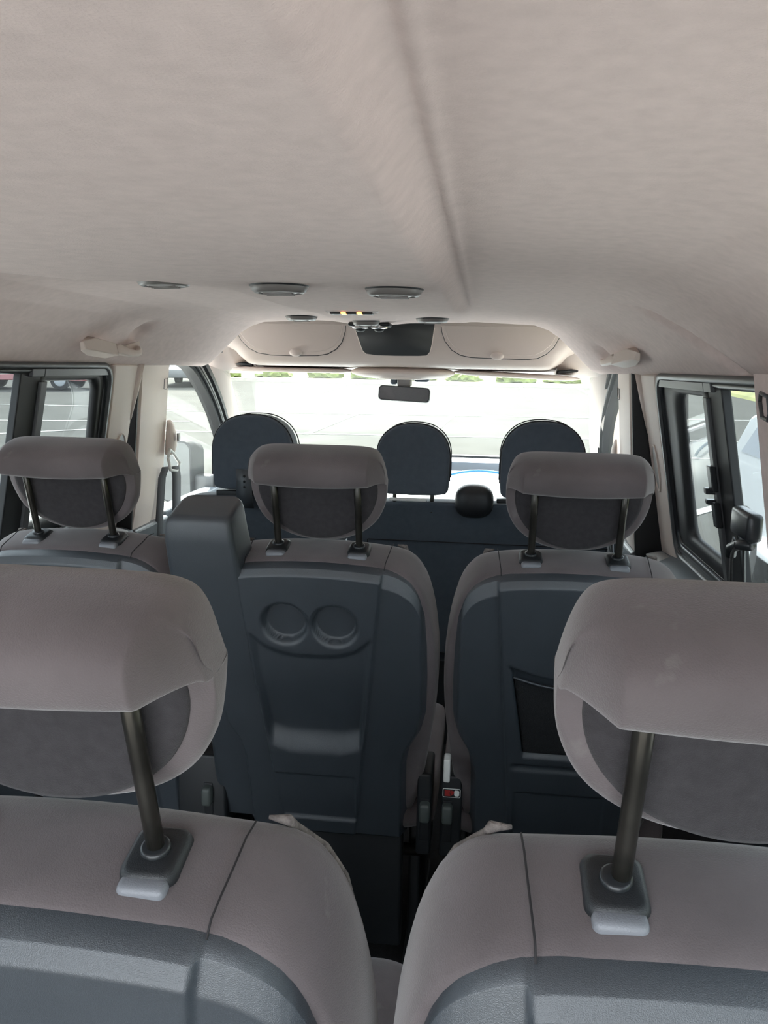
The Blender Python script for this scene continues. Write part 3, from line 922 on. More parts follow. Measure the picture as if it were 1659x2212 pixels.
loc(mk('seam', *tube([(-0.032, 1.871+0.26*(0.87-z)-0.0005, z) for z in (0.752, 0.70, 0.62, 0.55)], 0.0015, 6), 'seam', bench), bench)
loc(mk('seat_cushion', *rbox(-0.09, 0.66, 2.09, 2.55, 0.30, 0.44, 0.04, 4), 'fabric_front', bench), bench)
loc(mk('seat_base', *rbox(-0.05, 0.62, 2.12, 2.50, 0.0, 0.31, 0.01), 'plastic_dark', bench, angle=40), bench)

# ------------------------------------------------------------------ FRONT OF THE CABIN
# windscreen: top edge Y 2.57 z 1.225, bottom edge Y 3.25 z 0.86
def WS(x, t, d=0.0):
    # t 0 top .. 1 bottom ; slight barrel curvature
    hw0, hw1 = 0.69, 0.78
    hw = hw0+(hw1-hw0)*t
    c = (x/1.0)
    y = 2.565 + 0.70*t - 0.05*(x-0.02)**2*2
    z = 1.232 - 0.375*t - 0.018*math.sin(t*PI)*-1
    return (x, y+d*0.45, z+d*0.9)
root = empty('window_5', (0.02, 2.565, 1.232), 'wide windscreen beyond the front seats', 'windscreen'); root['kind'] = 'structure'
V, F = [], []
nx, nt_ = 24, 14
for d in (0.0, 0.005):
    for j in range(nt_+1):
        t = j/nt_
        hw = 0.80+0.04*t
        for i in range(nx+1):
            V.append(tuple(Vector(WS(0.02+hw*(-1+2*i/nx), t, d))-root.location))
N1 = (nx+1)*(nt_+1)
for L in (0, 1):
    for j in range(nt_):
        for i in range(nx):
            a = L*N1+j*(nx+1)+i
            F.append((a, a+1, a+nx+2, a+nx+1))
mk('pane', V, F, 'glass_clear', root)
band = []
for xx in [-0.76+1.56*i/30 for i in range(31)]:
    band.append(tuple(Vector(WS(xx, 0.985, -0.002))-root.location))
mk('bottom_band', *ribbon(band, (0, 0.03, -0.012), (0, 0.001, 0.002)), 'black', root)

# A pillars (beige) and front door frames (black)
for side in (-1, 1):
    nm = 'left' if side < 0 else 'right'
    cx = 0.02
    if side < 0:
        xi = [(1.30, -0.640, 2.50), (1.235, -0.652, 2.55), (1.15, -0.668, 2.66), (1.06, -0.690, 2.80), (0.95, -0.725, 3.02), (0.85, -0.76, 3.2)]
        arc = [(2.06, 1.30), (2.22, 1.268), (2.35, 1.214), (2.47, 1.152), (2.58, 1.086), (2.68, 1.016), (2.80, 0.92), (2.92, 0.80), (2.95, 0.70)]
    else:
        xi = [(1.30, 0.640, 2.50), (1.235, 0.664, 2.55), (1.15, 0.685, 2.66), (1.06, 0.705, 2.80), (0.95, 0.735, 3.02), (0.85, 0.78, 3.2)]
        arc = [(2.10, 1.30), (2.25, 1.268), (2.38, 1.224), (2.52, 1.172), (2.68, 1.106), (2.82, 1.026), (2.94, 0.93), (3.02, 0.80), (3.03, 0.70)]
    rings = []
    for z, x, y in xi:
        w = 0.11
        rings.append([(x, y, z), (x+side*0.012, y-0.035, z-0.002), (x+side*0.05, y-0.075, z-0.004), (x+side*w, y-0.10, z-0.01), (x+side*(w+0.03), y-0.05, z), (x+side*(w+0.03), y+0.05, z), (x+side*0.02, y+0.03, z)])
    struct('trim_%d' % (14 if side < 0 else 15), loft(rings), 'beige', nm + ' beige A pillar beside the windscreen', 'pillar trim', sub=1)
    # door
    i = 1 if side < 0 else 2
    dr = empty('door_%d' % i, SP(side, 2.5, 0.0), nm + ' front door with black window frame', 'van door'); dr['kind'] = 'structure'
    L = Vector(dr.location)
    def dadd(name, vf, m, parent=dr, **k):
        o = mk(name, [tuple(Vector(v)-L) for v in vf[0]], vf[1], m, parent, **k)
        return o
    P = [SP(side, y, z, -0.02) for y, z in arc]
    # resample smooth
    def cr(P, n=5):
        out = []
        Q = [Vector(p) for p in P]
        for a in range(len(Q)-1):
            p0 = Q[max(a-1, 0)]; p1 = Q[a]; p2 = Q[a+1]; p3 = Q[min(a+2, len(Q)-1)]
            for k in range(n):
                t = k/n
                out.append(0.5*((2*p1)+(-p0+p2)*t+(2*p0-5*p1+4*p2-p3)*t*t+(-p0+3*p1-3*p2+p3)*t**3))
        out.append(Q[-1]); return out
    A = cr(P)
    mid = Vector((P[0][0], 2.2, 0.9))
    def band_(A, o0, o1, i0, i1):
        rings = []
        for k, p in enumerate(A):
            t = (A[min(k+1, len(A)-1)]-A[max(k-1, 0)]).normalized()
            nn = Vector((1*side, 0, 0)).cross(t).normalized()
            if nn.dot(mid-p) < 0: nn = -nn
            inn = Vector((-side, 0, 0))
            rings.append([tuple(p - nn*o0 + inn*i0), tuple(p - nn*o0 + inn*i1), tuple(p - nn*o1 + inn*i1), tuple(p - nn*o1 + inn*i0)])
        return loft(rings)
    dadd('window_frame', band_(A, 0.030, -0.030, -0.02, 0.020), 'rubber_matt', angle=40)
    dadd('seal', join([band_(A, 0.044, 0.024, -0.01, 0.034), band_(A, -0.006, -0.014, 0, 0.030)]), 'black', angle=40)
    dadd('channel', band_(A, 0.012, 0.002, 0, 0.028), 'frame_grey', angle=40)
    dadd('door_panel', join([slab(side, 2.10, 3.05, 0.05, 0.74, 0.02, 0.06), slab(side, 2.10, 3.05, 0.72, 0.775, 0.035, 0.03)]), 'door_card', bevel=0.01, smooth=False)
    # window glass
    fan = [SP(side, 2.11, 0.76, -0.025)] + [tuple(p+Vector((-side*0.0, 0, 0))) for p in A[:-4]]
    dadd('pane', (fan, [tuple(range(len(fan)))]), 'glass_clear', smooth=False, solid=0.004)

# bulkhead side panels ahead of the doors
struct('wall_front', join([box(-0.86, 0.90, 3.30, 3.36, 0.0, 0.83), slab(-1, 3.0, 3.4, 0, 0.85, 0, 0.05), slab(1, 3.0, 3.4, 0, 0.85, 0, 0.05)]), 'door_card', 'firewall below the windscreen', 'wall', smooth=False)
# bonnet outside
struct('trim_16', rbox(-0.80, 0.84, 3.30, 4.0, 0.55, 0.80, 0.08), 'paint', 'white bonnet outside the windscreen', 'bonnet')

# dashboard
dsh = empty('dashboard', (0.02, 2.9, 0.45), 'pale grey dashboard beyond the front headrests', 'dashboard')
rings = []
for i in range(31):
    x = -0.72+1.48*i/30
    hump = 0.035*math.exp(-((x-0.30)/0.16)**4) + 0.04*math.exp(-((x+0.36)/0.18)**4)
    rings.append([(x, 2.74, 0.45), (x, 2.70, 0.60), (x, 2.74, 0.72), (x, 2.82, 0.765+hump*0.8), (x, 2.90, 0.785+hump), (x, 3.0, 0.79+hump*0.5), (x, 3.15, 0.80), (x, 3.22, 0.80), (x, 3.22, 0.45)])
loc(mk('dash_top', *loft(rings), 'dash', dsh, angle=50), dsh)
tube_arc = [(0.13+0.34*i/16, 2.885+0.02*math.sin(PI*i/16), 0.80+0.042*math.sin(PI*i/16)**0.6) for i in range(17)]
loc(mk('trim_arc', *tube(tube_arc, 0.006, 8), 'car_blue', dsh), dsh)  # blue arc stands in for bluish reflections on the dash
# steering wheel
sw = empty('steering_wheel', (-0.37, 2.62, 0.70), 'dark steering wheel hidden mostly behind the driver headrest', 'steering wheel')
tor = []
for k in range(33):
    a = 2*PI*k/32
    tor.append((0.18*math.cos(a), 0.18*math.sin(a)*-0.35, 0.18*math.sin(a)*0.93))
mk('rim', *tube(tor, 0.014, 10), 'plastic_dark', sw)
mk('hub', *ellipsoid((0, 0, 0), (0.07, 0.03, 0.055), 16, 10), 'plastic_dark', sw)
mk('spoke', *join([tube([(-0.17, 0, 0), (0, 0, 0)], 0.012), tube([(0.17, 0, 0), (0, 0, 0)], 0.012)]), 'plastic_dark', sw)
mk('column', *tube([(0, 0.02, -0.01), (0, 0.12, -0.06)], 0.03), 'plastic_dark', sw)

# ------------------------------------------------------------------ OVERHEAD CONSOLE
con = empty('overhead_console', (0.0, 2.3, 1.26), 'beige overhead storage console above the windscreen', 'console')
CL = Vector(con.location)
def cadd(name, vf, m, parent=con, **k):
    return mk(name, [tuple(Vector(v)-CL) for v in vf[0]], vf[1], m, parent, **k)
# body: section in y-z swept along x ; lower edge narrows at the ends
rings = []
for i in range(41):
    u = -1+2*i/40
    x = 0.0+0.60*u
    a = abs(u)
    up = ss(0.83, 1.0, a)*0.075
    rings.append([(x, 2.23, 1.43), (x, 2.245, 1.37), (x, 2.258, 1.31+up*0.6), (x, 2.275, 1.275+up), (x, 2.30, 1.262+up), (x, 2.36, 1.257+up*0.8), (x, 2.44, 1.256+up*0.5), (x, 2.52, 1.250+up*0.1), (x, 2.60, 1.238), (x, 2.60, 1.43)])
cadd('body', loft(rings), 'console')
def FY(z): return 2.245 + (1.37-z)*0.2
def face_panel(name, pts, m, y_off, th, parent=con, **k):
    n = len(pts)
    r0 = [(x, FY(z)-y_off, z) for x, z in pts]; r1 = [(x, FY(z)-y_off+th, z) for x, z in pts]
    return cadd(name, loft([r0, r1]), m, parent, **k)
binL = [(-0.545, 1.395), (-0.538, 1.372), (-0.520, 1.338), (-0.495, 1.312), (-0.465, 1.297), (-0.42, 1.2905), (-0.34, 1.289), (-0.26, 1.291), (-0.225, 1.297), (-0.195, 1.313), (-0.175, 1.336), (-0.163, 1.372), (-0.161, 1.395)]
binR = [(0.150, 1.395), (0.153, 1.372), (0.163, 1.345), (0.185, 1.317), (0.215, 1.300), (0.25, 1.2935), (0.34, 1.291), (0.43, 1.290), (0.465, 1.294), (0.492, 1.308), (0.515, 1.330), (0.53, 1.36), (0.535, 1.395)]
def shrink(p, s):
    cx = sum(a for a, b in p)/len(p); cz = 1.395
    return [(cx+(a-cx)*(1-s/0.19), cz+(b-cz)*(1-s/0.1) if b < 1.39 else b) for a, b in p]
for pts, w in ((binL, 'left'), (binR, 'right')):
    gp = face_panel('bin_gap', pts, 'black', 0.001, 0.02)
    d = face_panel('bin_door', shrink(pts, 0.0022), 'console', 0.0035, 0.02, bevel=0.0015)
    face_panel('door_panel_raised', shrink(pts, 0.012), 'console', 0.006, 0.02, d, bevel=0.002)
    cx = -0.333 if w == 'left' else 0.335
    cadd('finger_tab', ellipsoid((cx, FY(1.30)-0.006, 1.301), (0.022, 0.011, 0.013), 20, 12), 'console', d)
pk = [(-0.134, 1.40), (-0.128, 1.372), (-0.112, 1.325), (-0.106, 1.310), (-0.095, 1.301), (-0.06, 1.297), (0.0, 1.296), (0.08, 1.297), (0.105, 1.299), (0.115, 1.310), (0.121, 1.335), (0.126, 1.372), (0.13, 1.40)]
pkt = face_panel('open_pocket', pk, 'pocket', 0.002, 0.02)
pkt['label'] = 'black open middle tray'
face_panel('pocket_rim', [(a*1.02, b-0.002) for a, b in pk], 'console', 0.0008, 0.02)
# corner fillers to each side
for s in (-1, 1):
    rr = []
    for t in (0, 0.25, 0.5, 0.75, 1):
        x = s*(0.545+0.25*t)
        rr.append([(x, 2.30+0.03*t, 1.44), (x, 2.31+0.06*t, 1.36-0.04*t), (x, 2.36+0.07*t, 1.30-0.035*t), (x, 2.50, 1.245-0.012*t), (x, 2.62, 1.225), (x, 2.62, 1.44)])
    cadd('corner_cover', loft(rr), 'console')
    cadd('corner_seam', tube([(s*0.555, 2.305, 1.385), (s*0.575, 2.31, 1.345), (s*0.61, 2.335, 1.315), (s*0.625, 2.37, 1.298)], 0.0018, 6), 'plastic_dark')

# cabin light unit in the middle of the header
cl = empty('cabin_light', (0.01, 2.43, 1.241), 'pale oval cabin light unit between the sun visors', 'light')
mk('housing', *ellipsoid((0, 0, 0.0), (0.185, 0.12, 0.026), 32, 14), 'console', cl)
mk('lens', *ellipsoid((0.0, -0.045, -0.012), (0.105, 0.05, 0.013), 28, 10), 'beige', cl)
mk('switch_bar', *rbox(-0.045, 0.035, -0.094, -0.086, -0.014, -0.008, 0.002), 'vent', cl)

def visor(x0, x1, zl, zr, label):
    v = empty('sun_visor', ((x0+x1)/2, 2.46, (zl+zr)/2), label, 'sun visor', 'sun visors')
    n = 14; rings = []
    for i in range(n+1):
        u = -1+2*i/n
        x = (x1-x0)/2*u
        e = math.sqrt(max(0.02, 1-abs(u)**10))
        z = (zr-zl)/2*u
        rings.append([(x, -0.075*e, z+0.001), (x, -0.070*e, z+0.009*e), (x, 0.06*e, z+0.010*e), (x, 0.075*e, z), (x, 0.06*e, z-0.010*e), (x, -0.06*e, z-0.010*e), (x, -0.073*e, z-0.006*e)])
    mk('panel', *loft(rings), 'console', v, sub=1)
    mk('hinge_arm', *tube([((x1-x0)/2*(1 if x0 > 0 else -1)*0.93, -0.0, 0.02), ((x1-x0)/2*(1 if x0 > 0 else -1)*0.62, -0.04, 0.013)], 0.006, 8), 'plastic_dark', v)
visor(-0.617, -0.165, 1.243, 1.243, 'left beige sun visor folded up above the windscreen')
visor(0.183, 0.630, 1.247, 1.230, 'right beige sun visor folded up above the windscreen')

# interior mirror
mr = empty('rear_view_mirror', (0.02, 2.45, 1.22), 'black framed rear-view mirror hanging at the top of the windscreen', 'mirror')
ML = Vector(mr.location)
a0 = rrect(-0.0905, 0.0905, -0.026, 0.026, 0.014, 6)
a0 = [(x, z-0.0) for x, z in a0]
def tm(p):  # small roll and placement of the head
    x, y, z = p
    y, z = y*math.cos(0.11)+z*math.sin(0.11), -y*math.sin(0.11)+z*math.cos(0.11)
    a = -0.045
    return (x*math.cos(a)-z*math.sin(a), y-0.05, x*math.sin(a)+z*math.cos(a)-0.053)
hv = loft([[(x*0.9, 0.022, z*0.8) for x, z in a0], [(x, 0.014, z) for x, z in a0], [(x, -0.002, z) for x, z in a0], [(x*0.985, -0.006, z*0.95) for x, z in a0]])
mk('mirror_head', [tm(p) for p in hv[0]], hv[1], 'plastic_dark', mr, angle=60)
gv = prism([(x*0.955, z*0.86) for x, z in a0], -0.0068, -0.0058)
mk('mirror_glass', [tm(p) for p in gv[0]], gv[1], 'mirror', mr, smooth=False)
mk('stem', *join([tube([(-0.005, -0.03, -0.04), (-0.005, 0.02, -0.015), (-0.005, 0.07, 0.005)], 0.009, 12)]), 'plastic_dark', mr)
mk('stem_cover', *rbox(-0.026, 0.022, -0.045, 0.02, -0.030, 0.012, 0.008), 'vent', mr)
mk('sensor_housing', *join([rbox(-0.055, -0.030, -0.01, 0.06, -0.022, 0.012, 0.008), rbox(0.028, 0.08, 0.02, 0.09, -0.012, 0.012, 0.008)]), 'dash_dark', mr, angle=50)

# ------------------------------------------------------------------ CEILING FITTINGS
def vent(x, y, label, w=0.046, rx=0.0, grp='round ceiling vents'):
    z = liner_z(x, y) - (0.005 if x < -0.24 else 0)
    v = empty('ceiling_vent', (x, y, z), label, 'air vent', grp)
    # slope of liner
    dzdx = (liner_z(x+0.02, y)-liner_z(x-0.02, y))/0.04
    v.rotation_euler = (0, -math.atan(dzdx), 0)
    n = 40
    prof = [(w, 0.002), (w*0.99, -0.004), (w*0.93, -0.009), (w*0.84, -0.012), (w*0.76, -0.0125), (w*0.72, -0.008), (w*0.70, -0.002)]
    rings = [[(r*math.cos(2*PI*k/n), r*math.sin(2*PI*k/n), z_) for k in range(n)] for r, z_ in prof]
    mk('rim', *loft(rings, caps=False), 'vent', v)
    mk('gap_ring', *loft([[(r*math.cos(2*PI*k/n), r*math.sin(2*PI*k/n), z_) for k in range(n)] for r, z_ in ((w*1.03, 0.003), (w*1.03, -0.0015), (w*0.97, -0.003))], caps=False), 'plastic_dark', v)
    fl = mk('flap', *ellipsoid((0, 0, -0.009), (w*0.70, w*0.62, 0.0055), 28, 10), 'vent_light', v)
    mk('louvre', *join([box(-w*0.5, w*0.5, q*w-0.001, q*w+0.001, -0.0150, -0.006) for q in (-0.25, 0.0, 0.25)]), 'vent', fl, smooth=False)
    return v
vent(-0.245, 0.90, 'leftmost large round ceiling vent, outside the soft duct edge')
vent(-0.032, 0.84, 'large round ceiling vent in the middle of the near row of three')
vent(0.147, 0.88, 'rightmost large round ceiling vent of the near row')
vent(-0.238, 1.92, 'small far-left round ceiling vent above the left storage bin')
vent(0.144, 1.90, 'small far-right round ceiling vent beside the dark console tray')
# reading lamp strip
zz = liner_z(-0.02, 1.49)
ls = empty('lamp_strip', (-0.02, 1.49, zz), 'thin chrome lamp strip with two glowing amber spots on the ceiling', 'light')
mk('strip', *prism([(-0.064, 0.001), (-0.058, -0.004), (0.058, -0.004), (0.064, 0.001)], -0.014, 0.014), 'chrome', ls, smooth=False)
for x in (-0.038, 0.0, 0.038):
    mk('switch', *rbox(x-0.013, x+0.013, -0.016, 0.012, -0.0075, -0.002, 0.002), 'plastic_dark', ls, angle=40)
for x in (-0.019, 0.019):
    mk('amber_lens', *rbox(x-0.006, x+0.006, -0.0155, 0.012, -0.0070, -0.002, 0.002), 'amber', ls, angle=40)
# middle vent and control panel at the front of the duct
zz = liner_z(-0.045, 1.98)
cp = empty('climate_panel', (-0.045, 1.98, zz), 'ceiling control panel with chrome-ringed dials at the end of the duct', 'control panel')
mk('panel', *rbox(-0.062, 0.062, -0.03, 0.035, -0.010, 0.002, 0.005), 'plastic_dark', cp, angle=50)
for x in (-0.028, 0.028):
    n = 28
    dl = mk('dial', *loft([[(x+r*math.cos(2*PI*k/n), -0.004+r*math.sin(2*PI*k/n), z_) for k in range(n)] for r, z_ in ((0.026, -0.006), (0.026, -0.014), (0.022, -0.016), (0.018, -0.0165))]), 'chrome', cp, angle=50)
    mk('knob', *ellipsoid((x, -0.006, -0.018), (0.015, 0.015, 0.008), 18, 10), 'black', dl)
vent(-0.043, 1.88, 'small round ceiling vent just behind the dial panel', 0.038)

# ------------------------------------------------------------------ GRAB HANDLES
def grab(side, pts, label):
    y0, y1 = pts
    x = -0.600 if side < 0 else 0.640
    L0 = Vector((x, (y0+y1)/2, 1.29))
    g = empty('grab_handle', L0, label, 'grab handle', 'beige grab handles')
    ln = (y1-y0)
    # near mount: faceted wedge cap ; far mount: hooked end ; bar between sagging inward
    def P(t, dx, dz): return (-side*dx, -ln/2+ln*t, dz)
    cap = loft([[P(0.0, -0.01, 0.012), P(0.0, -0.002, 0.016), P(0.02, 0.002, -0.002), P(0.02, -0.012, -0.006)],
                [P(0.12, -0.01, 0.028), P(0.12, 0.012, 0.024), P(0.14, 0.016, -0.006), P(0.12, -0.012, -0.016)],
                [P(0.40, -0.01, 0.018), P(0.40, 0.022, 0.014), P(0.42, 0.026, -0.014), P(0.42, -0.010, -0.022)]])
    mk('mount', *cap, 'beige', g, angle=35, bevel=0.002)
    bar = loft([[P(0.42, 0.0, 0.012), P(0.42, 0.024, 0.012), P(0.42, 0.027, -0.014), P(0.42, 0.004, -0.018)],
                [P(0.50, 0.004, 0.018), P(0.50, 0.026, 0.020), P(0.52, 0.030, -0.012), P(0.52, 0.010, -0.018)],
                [P(0.58, 0.014, 0.006), P(0.58, 0.030, 0.006), P(0.58, 0.033, -0.014), P(0.58, 0.016, -0.020)],
                [P(0.75, 0.016, 0.000), P(0.75, 0.032, 0.000), P(0.75, 0.034, -0.016), P(0.75, 0.018, -0.020)],
                [P(0.90, 0.010, 0.004), P(0.90, 0.026, 0.006), P(0.92, 0.028, -0.012), P(0.90, 0.012, -0.016)],
                [P(1.0, -0.014, 0.020), P(1.0, 0.006, 0.024), P(1.02, 0.012, -0.004), P(0.98, -0.010, -0.010)]])
    mk('grip', *bar, 'beige', g, angle=60, sub=1)
    mk('far_mount', *loft([[P(0.80, -0.016, 0.010), P(0.80, -0.004, 0.012), P(0.80, 0.0, -0.006), P(0.80, -0.016, -0.01)],
                           [P(1.02, -0.016, 0.022), P(1.02, 0.002, 0.024), P(1.02, 0.006, -0.002), P(1.0, -0.014, -0.008)]]), 'beige', g, angle=35)
grab(-1, (1.31, 1.60), 'beige grab handle on the headliner above the left sliding window')
grab(1, (1.50, 1.97), 'beige grab handle on the headliner above the right B pillar')

# ------------------------------------------------------------------ SEAT BELTS
# left B pillar: height adjuster, D ring and grey belt
ba = empty('seat_belt', (-0.665, 2.04, 1.06), 'grey driver seat belt hanging from a beige anchor on the left B pillar', 'seat belt')
AL = Vector(ba.location)
rings = []
for z, w, d in ((1.082, 0.006, 0.002), (1.078, 0.020, 0.012), (1.06, 0.028, 0.022), (1.03, 0.034, 0.032), (1.0, 0.034, 0.036), (0.975, 0.030, 0.030), (0.968, 0.020, 0.018)):
    xs = PB(-1, 0, z)[0]
    rings.append([(xs-0.002-AL.x, 2.04-w-AL.y, z-AL.z), (xs+d*0.7-AL.x, 2.04-w*0.8-AL.y, z-AL.z), (xs+d-AL.x, 2.04-AL.y, z-AL.z), (xs+d*0.7-AL.x, 2.04+w*0.8-AL.y, z-AL.z), (xs-0.002-AL.x, 2.04+w-AL.y, z-AL.z)])
mk('height_adjuster', *loft(rings), 'beige', ba, sub=1)
mk('adjuster_button', *rbox(PB(-1, 0, 1.03, 0.034)[0]-AL.x, PB(-1, 0, 1.03, 0.040)[0]-AL.x, -0.010, 0.008, -0.045, -0.020, 0.002), 'vent', ba, angle=40)
xs = PB(-1, 0, 0.95, 0.025)[0]
mk('guide_loop', *tube([(xs-AL.x, -0.045, 0.965-AL.z), (xs-AL.x+0.004, -0.038, 0.925-AL.z), (xs-AL.x+0.01, 0.0, 0.918-AL.z), (xs-AL.x+0.006, 0.035, 0.94-AL.z), (xs-AL.x, 0.0, 0.975-AL.z), (xs-AL.x, -0.03, 0.99-AL.z), (xs-AL.x, -0.045, 0.965-AL.z)], 0.005, 10), 'white_plastic', ba)
pth = [(PB(-1, 0, z, 0.022)[0]+dx-AL.x, 2.03+dy-AL.y, z-AL.z) for z, dx, dy in ((0.935, 0.012, 0), (0.90, 0.018, 0.005), (0.80, 0.022, 0.01), (0.65, 0.022, 0.015), (0.45, 0.02, 0.02), (0.20, 0.01, 0.02))]
mk('webbing', *ribbon(pth, (0.012, 0.040, 0), (0.002, -0.001, 0)), 'belt', ba)
pth = [(PB(-1, 0, z, 0.004)[0]+dx-AL.x, 1.995+dy-AL.y, z-AL.z) for z, dx, dy in ((0.935, 0.010, 0.01), (0.90, 0.004, -0.002), (0.80, 0.004, -0.004), (0.70, 0.004, -0.004))]
mk('retractor_webbing', *ribbon(pth, (0.012, 0.030, 0), (0.002, -0.001, 0)), 'belt', ba)

# right: belt anchor on B pillar
bb2 = empty('seat_belt', (0.69, 2.04, 1.06), 'grey passenger seat belt anchor on the right B pillar', 'seat belt')
AL = Vector(bb2.location)
rings = []
for z, w, d in ((1.06, 0.006, 0.002), (1.05, 0.020, 0.010), (1.02, 0.030, 0.022), (0.98, 0.032, 0.024), (0.96, 0.020, 0.012)):
    xs = PB(1, 0, z)[0]
    rings.append([(xs+0.002-AL.x, 2.06-w-AL.y, z-AL.z), (xs-d*0.7-AL.x, 2.06-w*0.8-AL.y, z-AL.z), (xs-d-AL.x, 2.06-AL.y, z-AL.z), (xs-d*0.7-AL.x, 2.06+w*0.8-AL.y, z-AL.z), (xs+0.002-AL.x, 2.06+w-AL.y, z-AL.z)])
mk('height_adjuster', *loft(rings), 'beige', bb2, sub=1)
pth = [(PB(1, 0, z, 0.02)[0]-AL.x, 2.06-AL.y, z-AL.z) for z in (0.98, 0.85, 0.65, 0.4)]
mk('webbing', *ribbon(pth, (0.012, 0.040, 0), (0.002, 0.001, 0)), 'belt', bb2)

# right C pillar: black belt and buckle hanging in front of the rear pane
bc = empty('seat_belt', (0.735, 0.93, 1.05), 'black seat belt with buckle hanging at the right frame edge by the C pillar', 'seat belt')
AL = Vector(bc.location)
mk('buckle_body', *rbox(-0.014, 0.012, -0.06, 0.035, -0.055, -0.008, 0.008), 'gloss_black', bc, angle=50)
mk('belt_guide', *tube([(-0.004, -0.05, -0.06), (-0.006, 0.0, -0.07), (-0.004, 0.045, -0.085), (-0.002, 0.05, -0.10)], 0.009, 12), 'gloss_black', bc)
pth = [(-0.008, 0.018, -0.065), (-0.006, 0.034, -0.10), (0.004, 0.052, -0.17), (0.016, 0.058, -0.22), (0.02, 0.060, -0.26)]
mk('webbing', *ribbon(pth, (0.012, 0.052, 0), (0.003, -0.001, 0)), 'belt_black', bc)
pth = [(-0.006, -0.028, -0.07), (0.0, -0.03, -0.14), (0.01, -0.03, -0.22), (0.02, -0.03, -0.26)]
mk('webbing', *ribbon(pth, (0.012, 0.034, 0), (0.003, -0.001, 0)), 'belt_black', bc)

# ------------------------------------------------------------------ EXTERIOR MIRRORS
def ext_mirror(x, y, z, side, label):
    m = empty('wing_mirror', (x, y, z), label, 'mirror', 'wing mirrors')
    o = rrect(-0.078, 0.078, -0.125, 0.125, (0.05, 0.035, 0.035, 0.035), 6)
    rings = [[(a*1.0, 0.0, b) for a, b in o], [(a*1.04, 0.006, b*1.02) for a, b in o], [(a*1.04, 0.04, b*1.02) for a, b in o], [(a*0.9-side*0.012, 0.09, b*0.9) for a, b in o], [(a*0.5-side*0.02, 0.115, b*0.55) for a, b in o]]
    mk('housing', *loft(rings), 'rubber_matt', m, angle=60)
    mk('mirror_glass', *prism([(a*0.93, b*0.95) for a, b in o], -0.002, 0.003), 'mirror', m, smooth=False)
    s = -side
    mk('arm', *join([rbox(min(s*0.07, s*0.17), max(s*0.07, s*0.17), 0.02, 0.08, -0.085, -0.01, 0.01), rbox(min(s*0.06, s*0.17), max(s*0.06, s*0.17), 0.03, 0.08, -0.13, -0.088, 0.01)]), 'frame_grey', m, angle=50)
    return m
ml = ext_mirror(-0.925, 2.66, 0.828, -1, 'left wing mirror seen through the driver door window')
ml.rotation_euler = (0, 0, math.radians(-12))
m2 = ext_mirror(0.98, 2.95, 0.86, 1, 'right wing mirror mostly hidden behind the right pillar')
m2.rotation_euler = (0, 0, math.radians(12))

# ------------------------------------------------------------------ OUTSIDE
def GZ(y): return -0.42 + 0.03*(y-3)
def gslab(x0, x1, y0, y1, h=0.0, th=0.02):
    v = [(x0, y0, GZ(y0)+h), (x1, y0, GZ(y0)+h), (x1, y1, GZ(y1)+h), (x0, y1, GZ(y1)+h)]
    w = [(a, b, c-th) for a, b, c in v]
    return w+v, [(0,3,2,1),(4,5,6,7),(0,1,5,4),(1,2,6,5),(2,3,7,6),(3,0,4,7)]
struct('trim_17', gslab(-60, 60, -0.9, 33.6, 0, 0.3), 'asphalt', 'sunlit asphalt of the parking area', 'ground', smooth=False)
struct('trim_18', gslab(-60, 60, -30, -0.9, 0, 0.3), 'asphalt_pale', 'paler asphalt behind the open tailgate', 'ground', smooth=False)
struct('trim_19', join([gslab(-5.5, 1.75, -0.9, 8.0, 0.012, 0.01), gslab(-14, -5.5, -0.9, 4.0, 0.012, 0.01), gslab(1.75, 9.0, -0.9, 4.0, 0.012, 0.01)]), 'concrete', 'pale concrete bay the van stands on', 'ground', smooth=False)
def gquad(p, q, w):
    d = Vector((q[0]-p[0], q[1]-p[1])); d.normalize(); n = Vector((-d.y, d.x))*w/2
    c = [(p[0]+n.x, p[1]+n.y), (q[0]+n.x, q[1]+n.y), (q[0]-n.x, q[1]-n.y), (p[0]-n.x, p[1]-n.y)]
    v = [(x, y, GZ(y)+0.004) for x, y in c] + [(x, y, GZ(y)+0.010) for x, y in c]
    return v, [(0,3,2,1),(4,5,6,7),(0,1,5,4),(1,2,6,5),(2,3,7,6),(3,0,4,7)]
def mark(p, q, w, label, grp=None):
    o = mk('parking_line', *gquad(p, q, w), 'line', smooth=False)
    tag(o, label, 'road marking', grp)
    return o
mark((-9, 18.75), (9, 20.6), 0.10, 'long white line crossing the lot farther from the windscreen')
mark((-7, 14.6), (9, 15.9), 0.10, 'long white line crossing the lot nearer to the windscreen')
for k, x in enumerate((-5.2, -2.87, -0.56, 1.75, 4.05)):
    mark((x, 26.0), (x, 33.0), 0.14, 'far white bay line running to the kerb, number %s from the left' % ('one', 'two', 'three', 'four', 'five')[k], 'bay lines by the kerb')
for k, x in enumerate((-3.05, -0.72, 1.6)):
    mark((x, 14.8), (x+0.28, 19.6), 0.12, 'near bay line joining the two long lines, %s of three' % ('left', 'middle', 'right')[k], 'bay lines ahead of the van')
for k, (p, q) in enumerate((((-10.2, 12.0), (-6.2, 15.6)), ((-12.5, 15.2), (-6.0, 16.6)), ((-9, 10.5), (-5.0, 12.8)), ((-14, 19.5), (-7.5, 19.8)))):
    mark(p, q, 0.12, ('white bay line seen through the left window, nearest', 'white bay line seen through the left window, second', 'white bay line seen low in the left window', 'white bay line seen through the left window, farthest')[k])
mark((2.5, 8.4), (5.4, 12.0), 0.14, 'broad white line on the asphalt seen through the right window')
mark((2.2, 13.0), (8.0, 13.2), 0.10, 'thin white line on the asphalt seen through the right window')
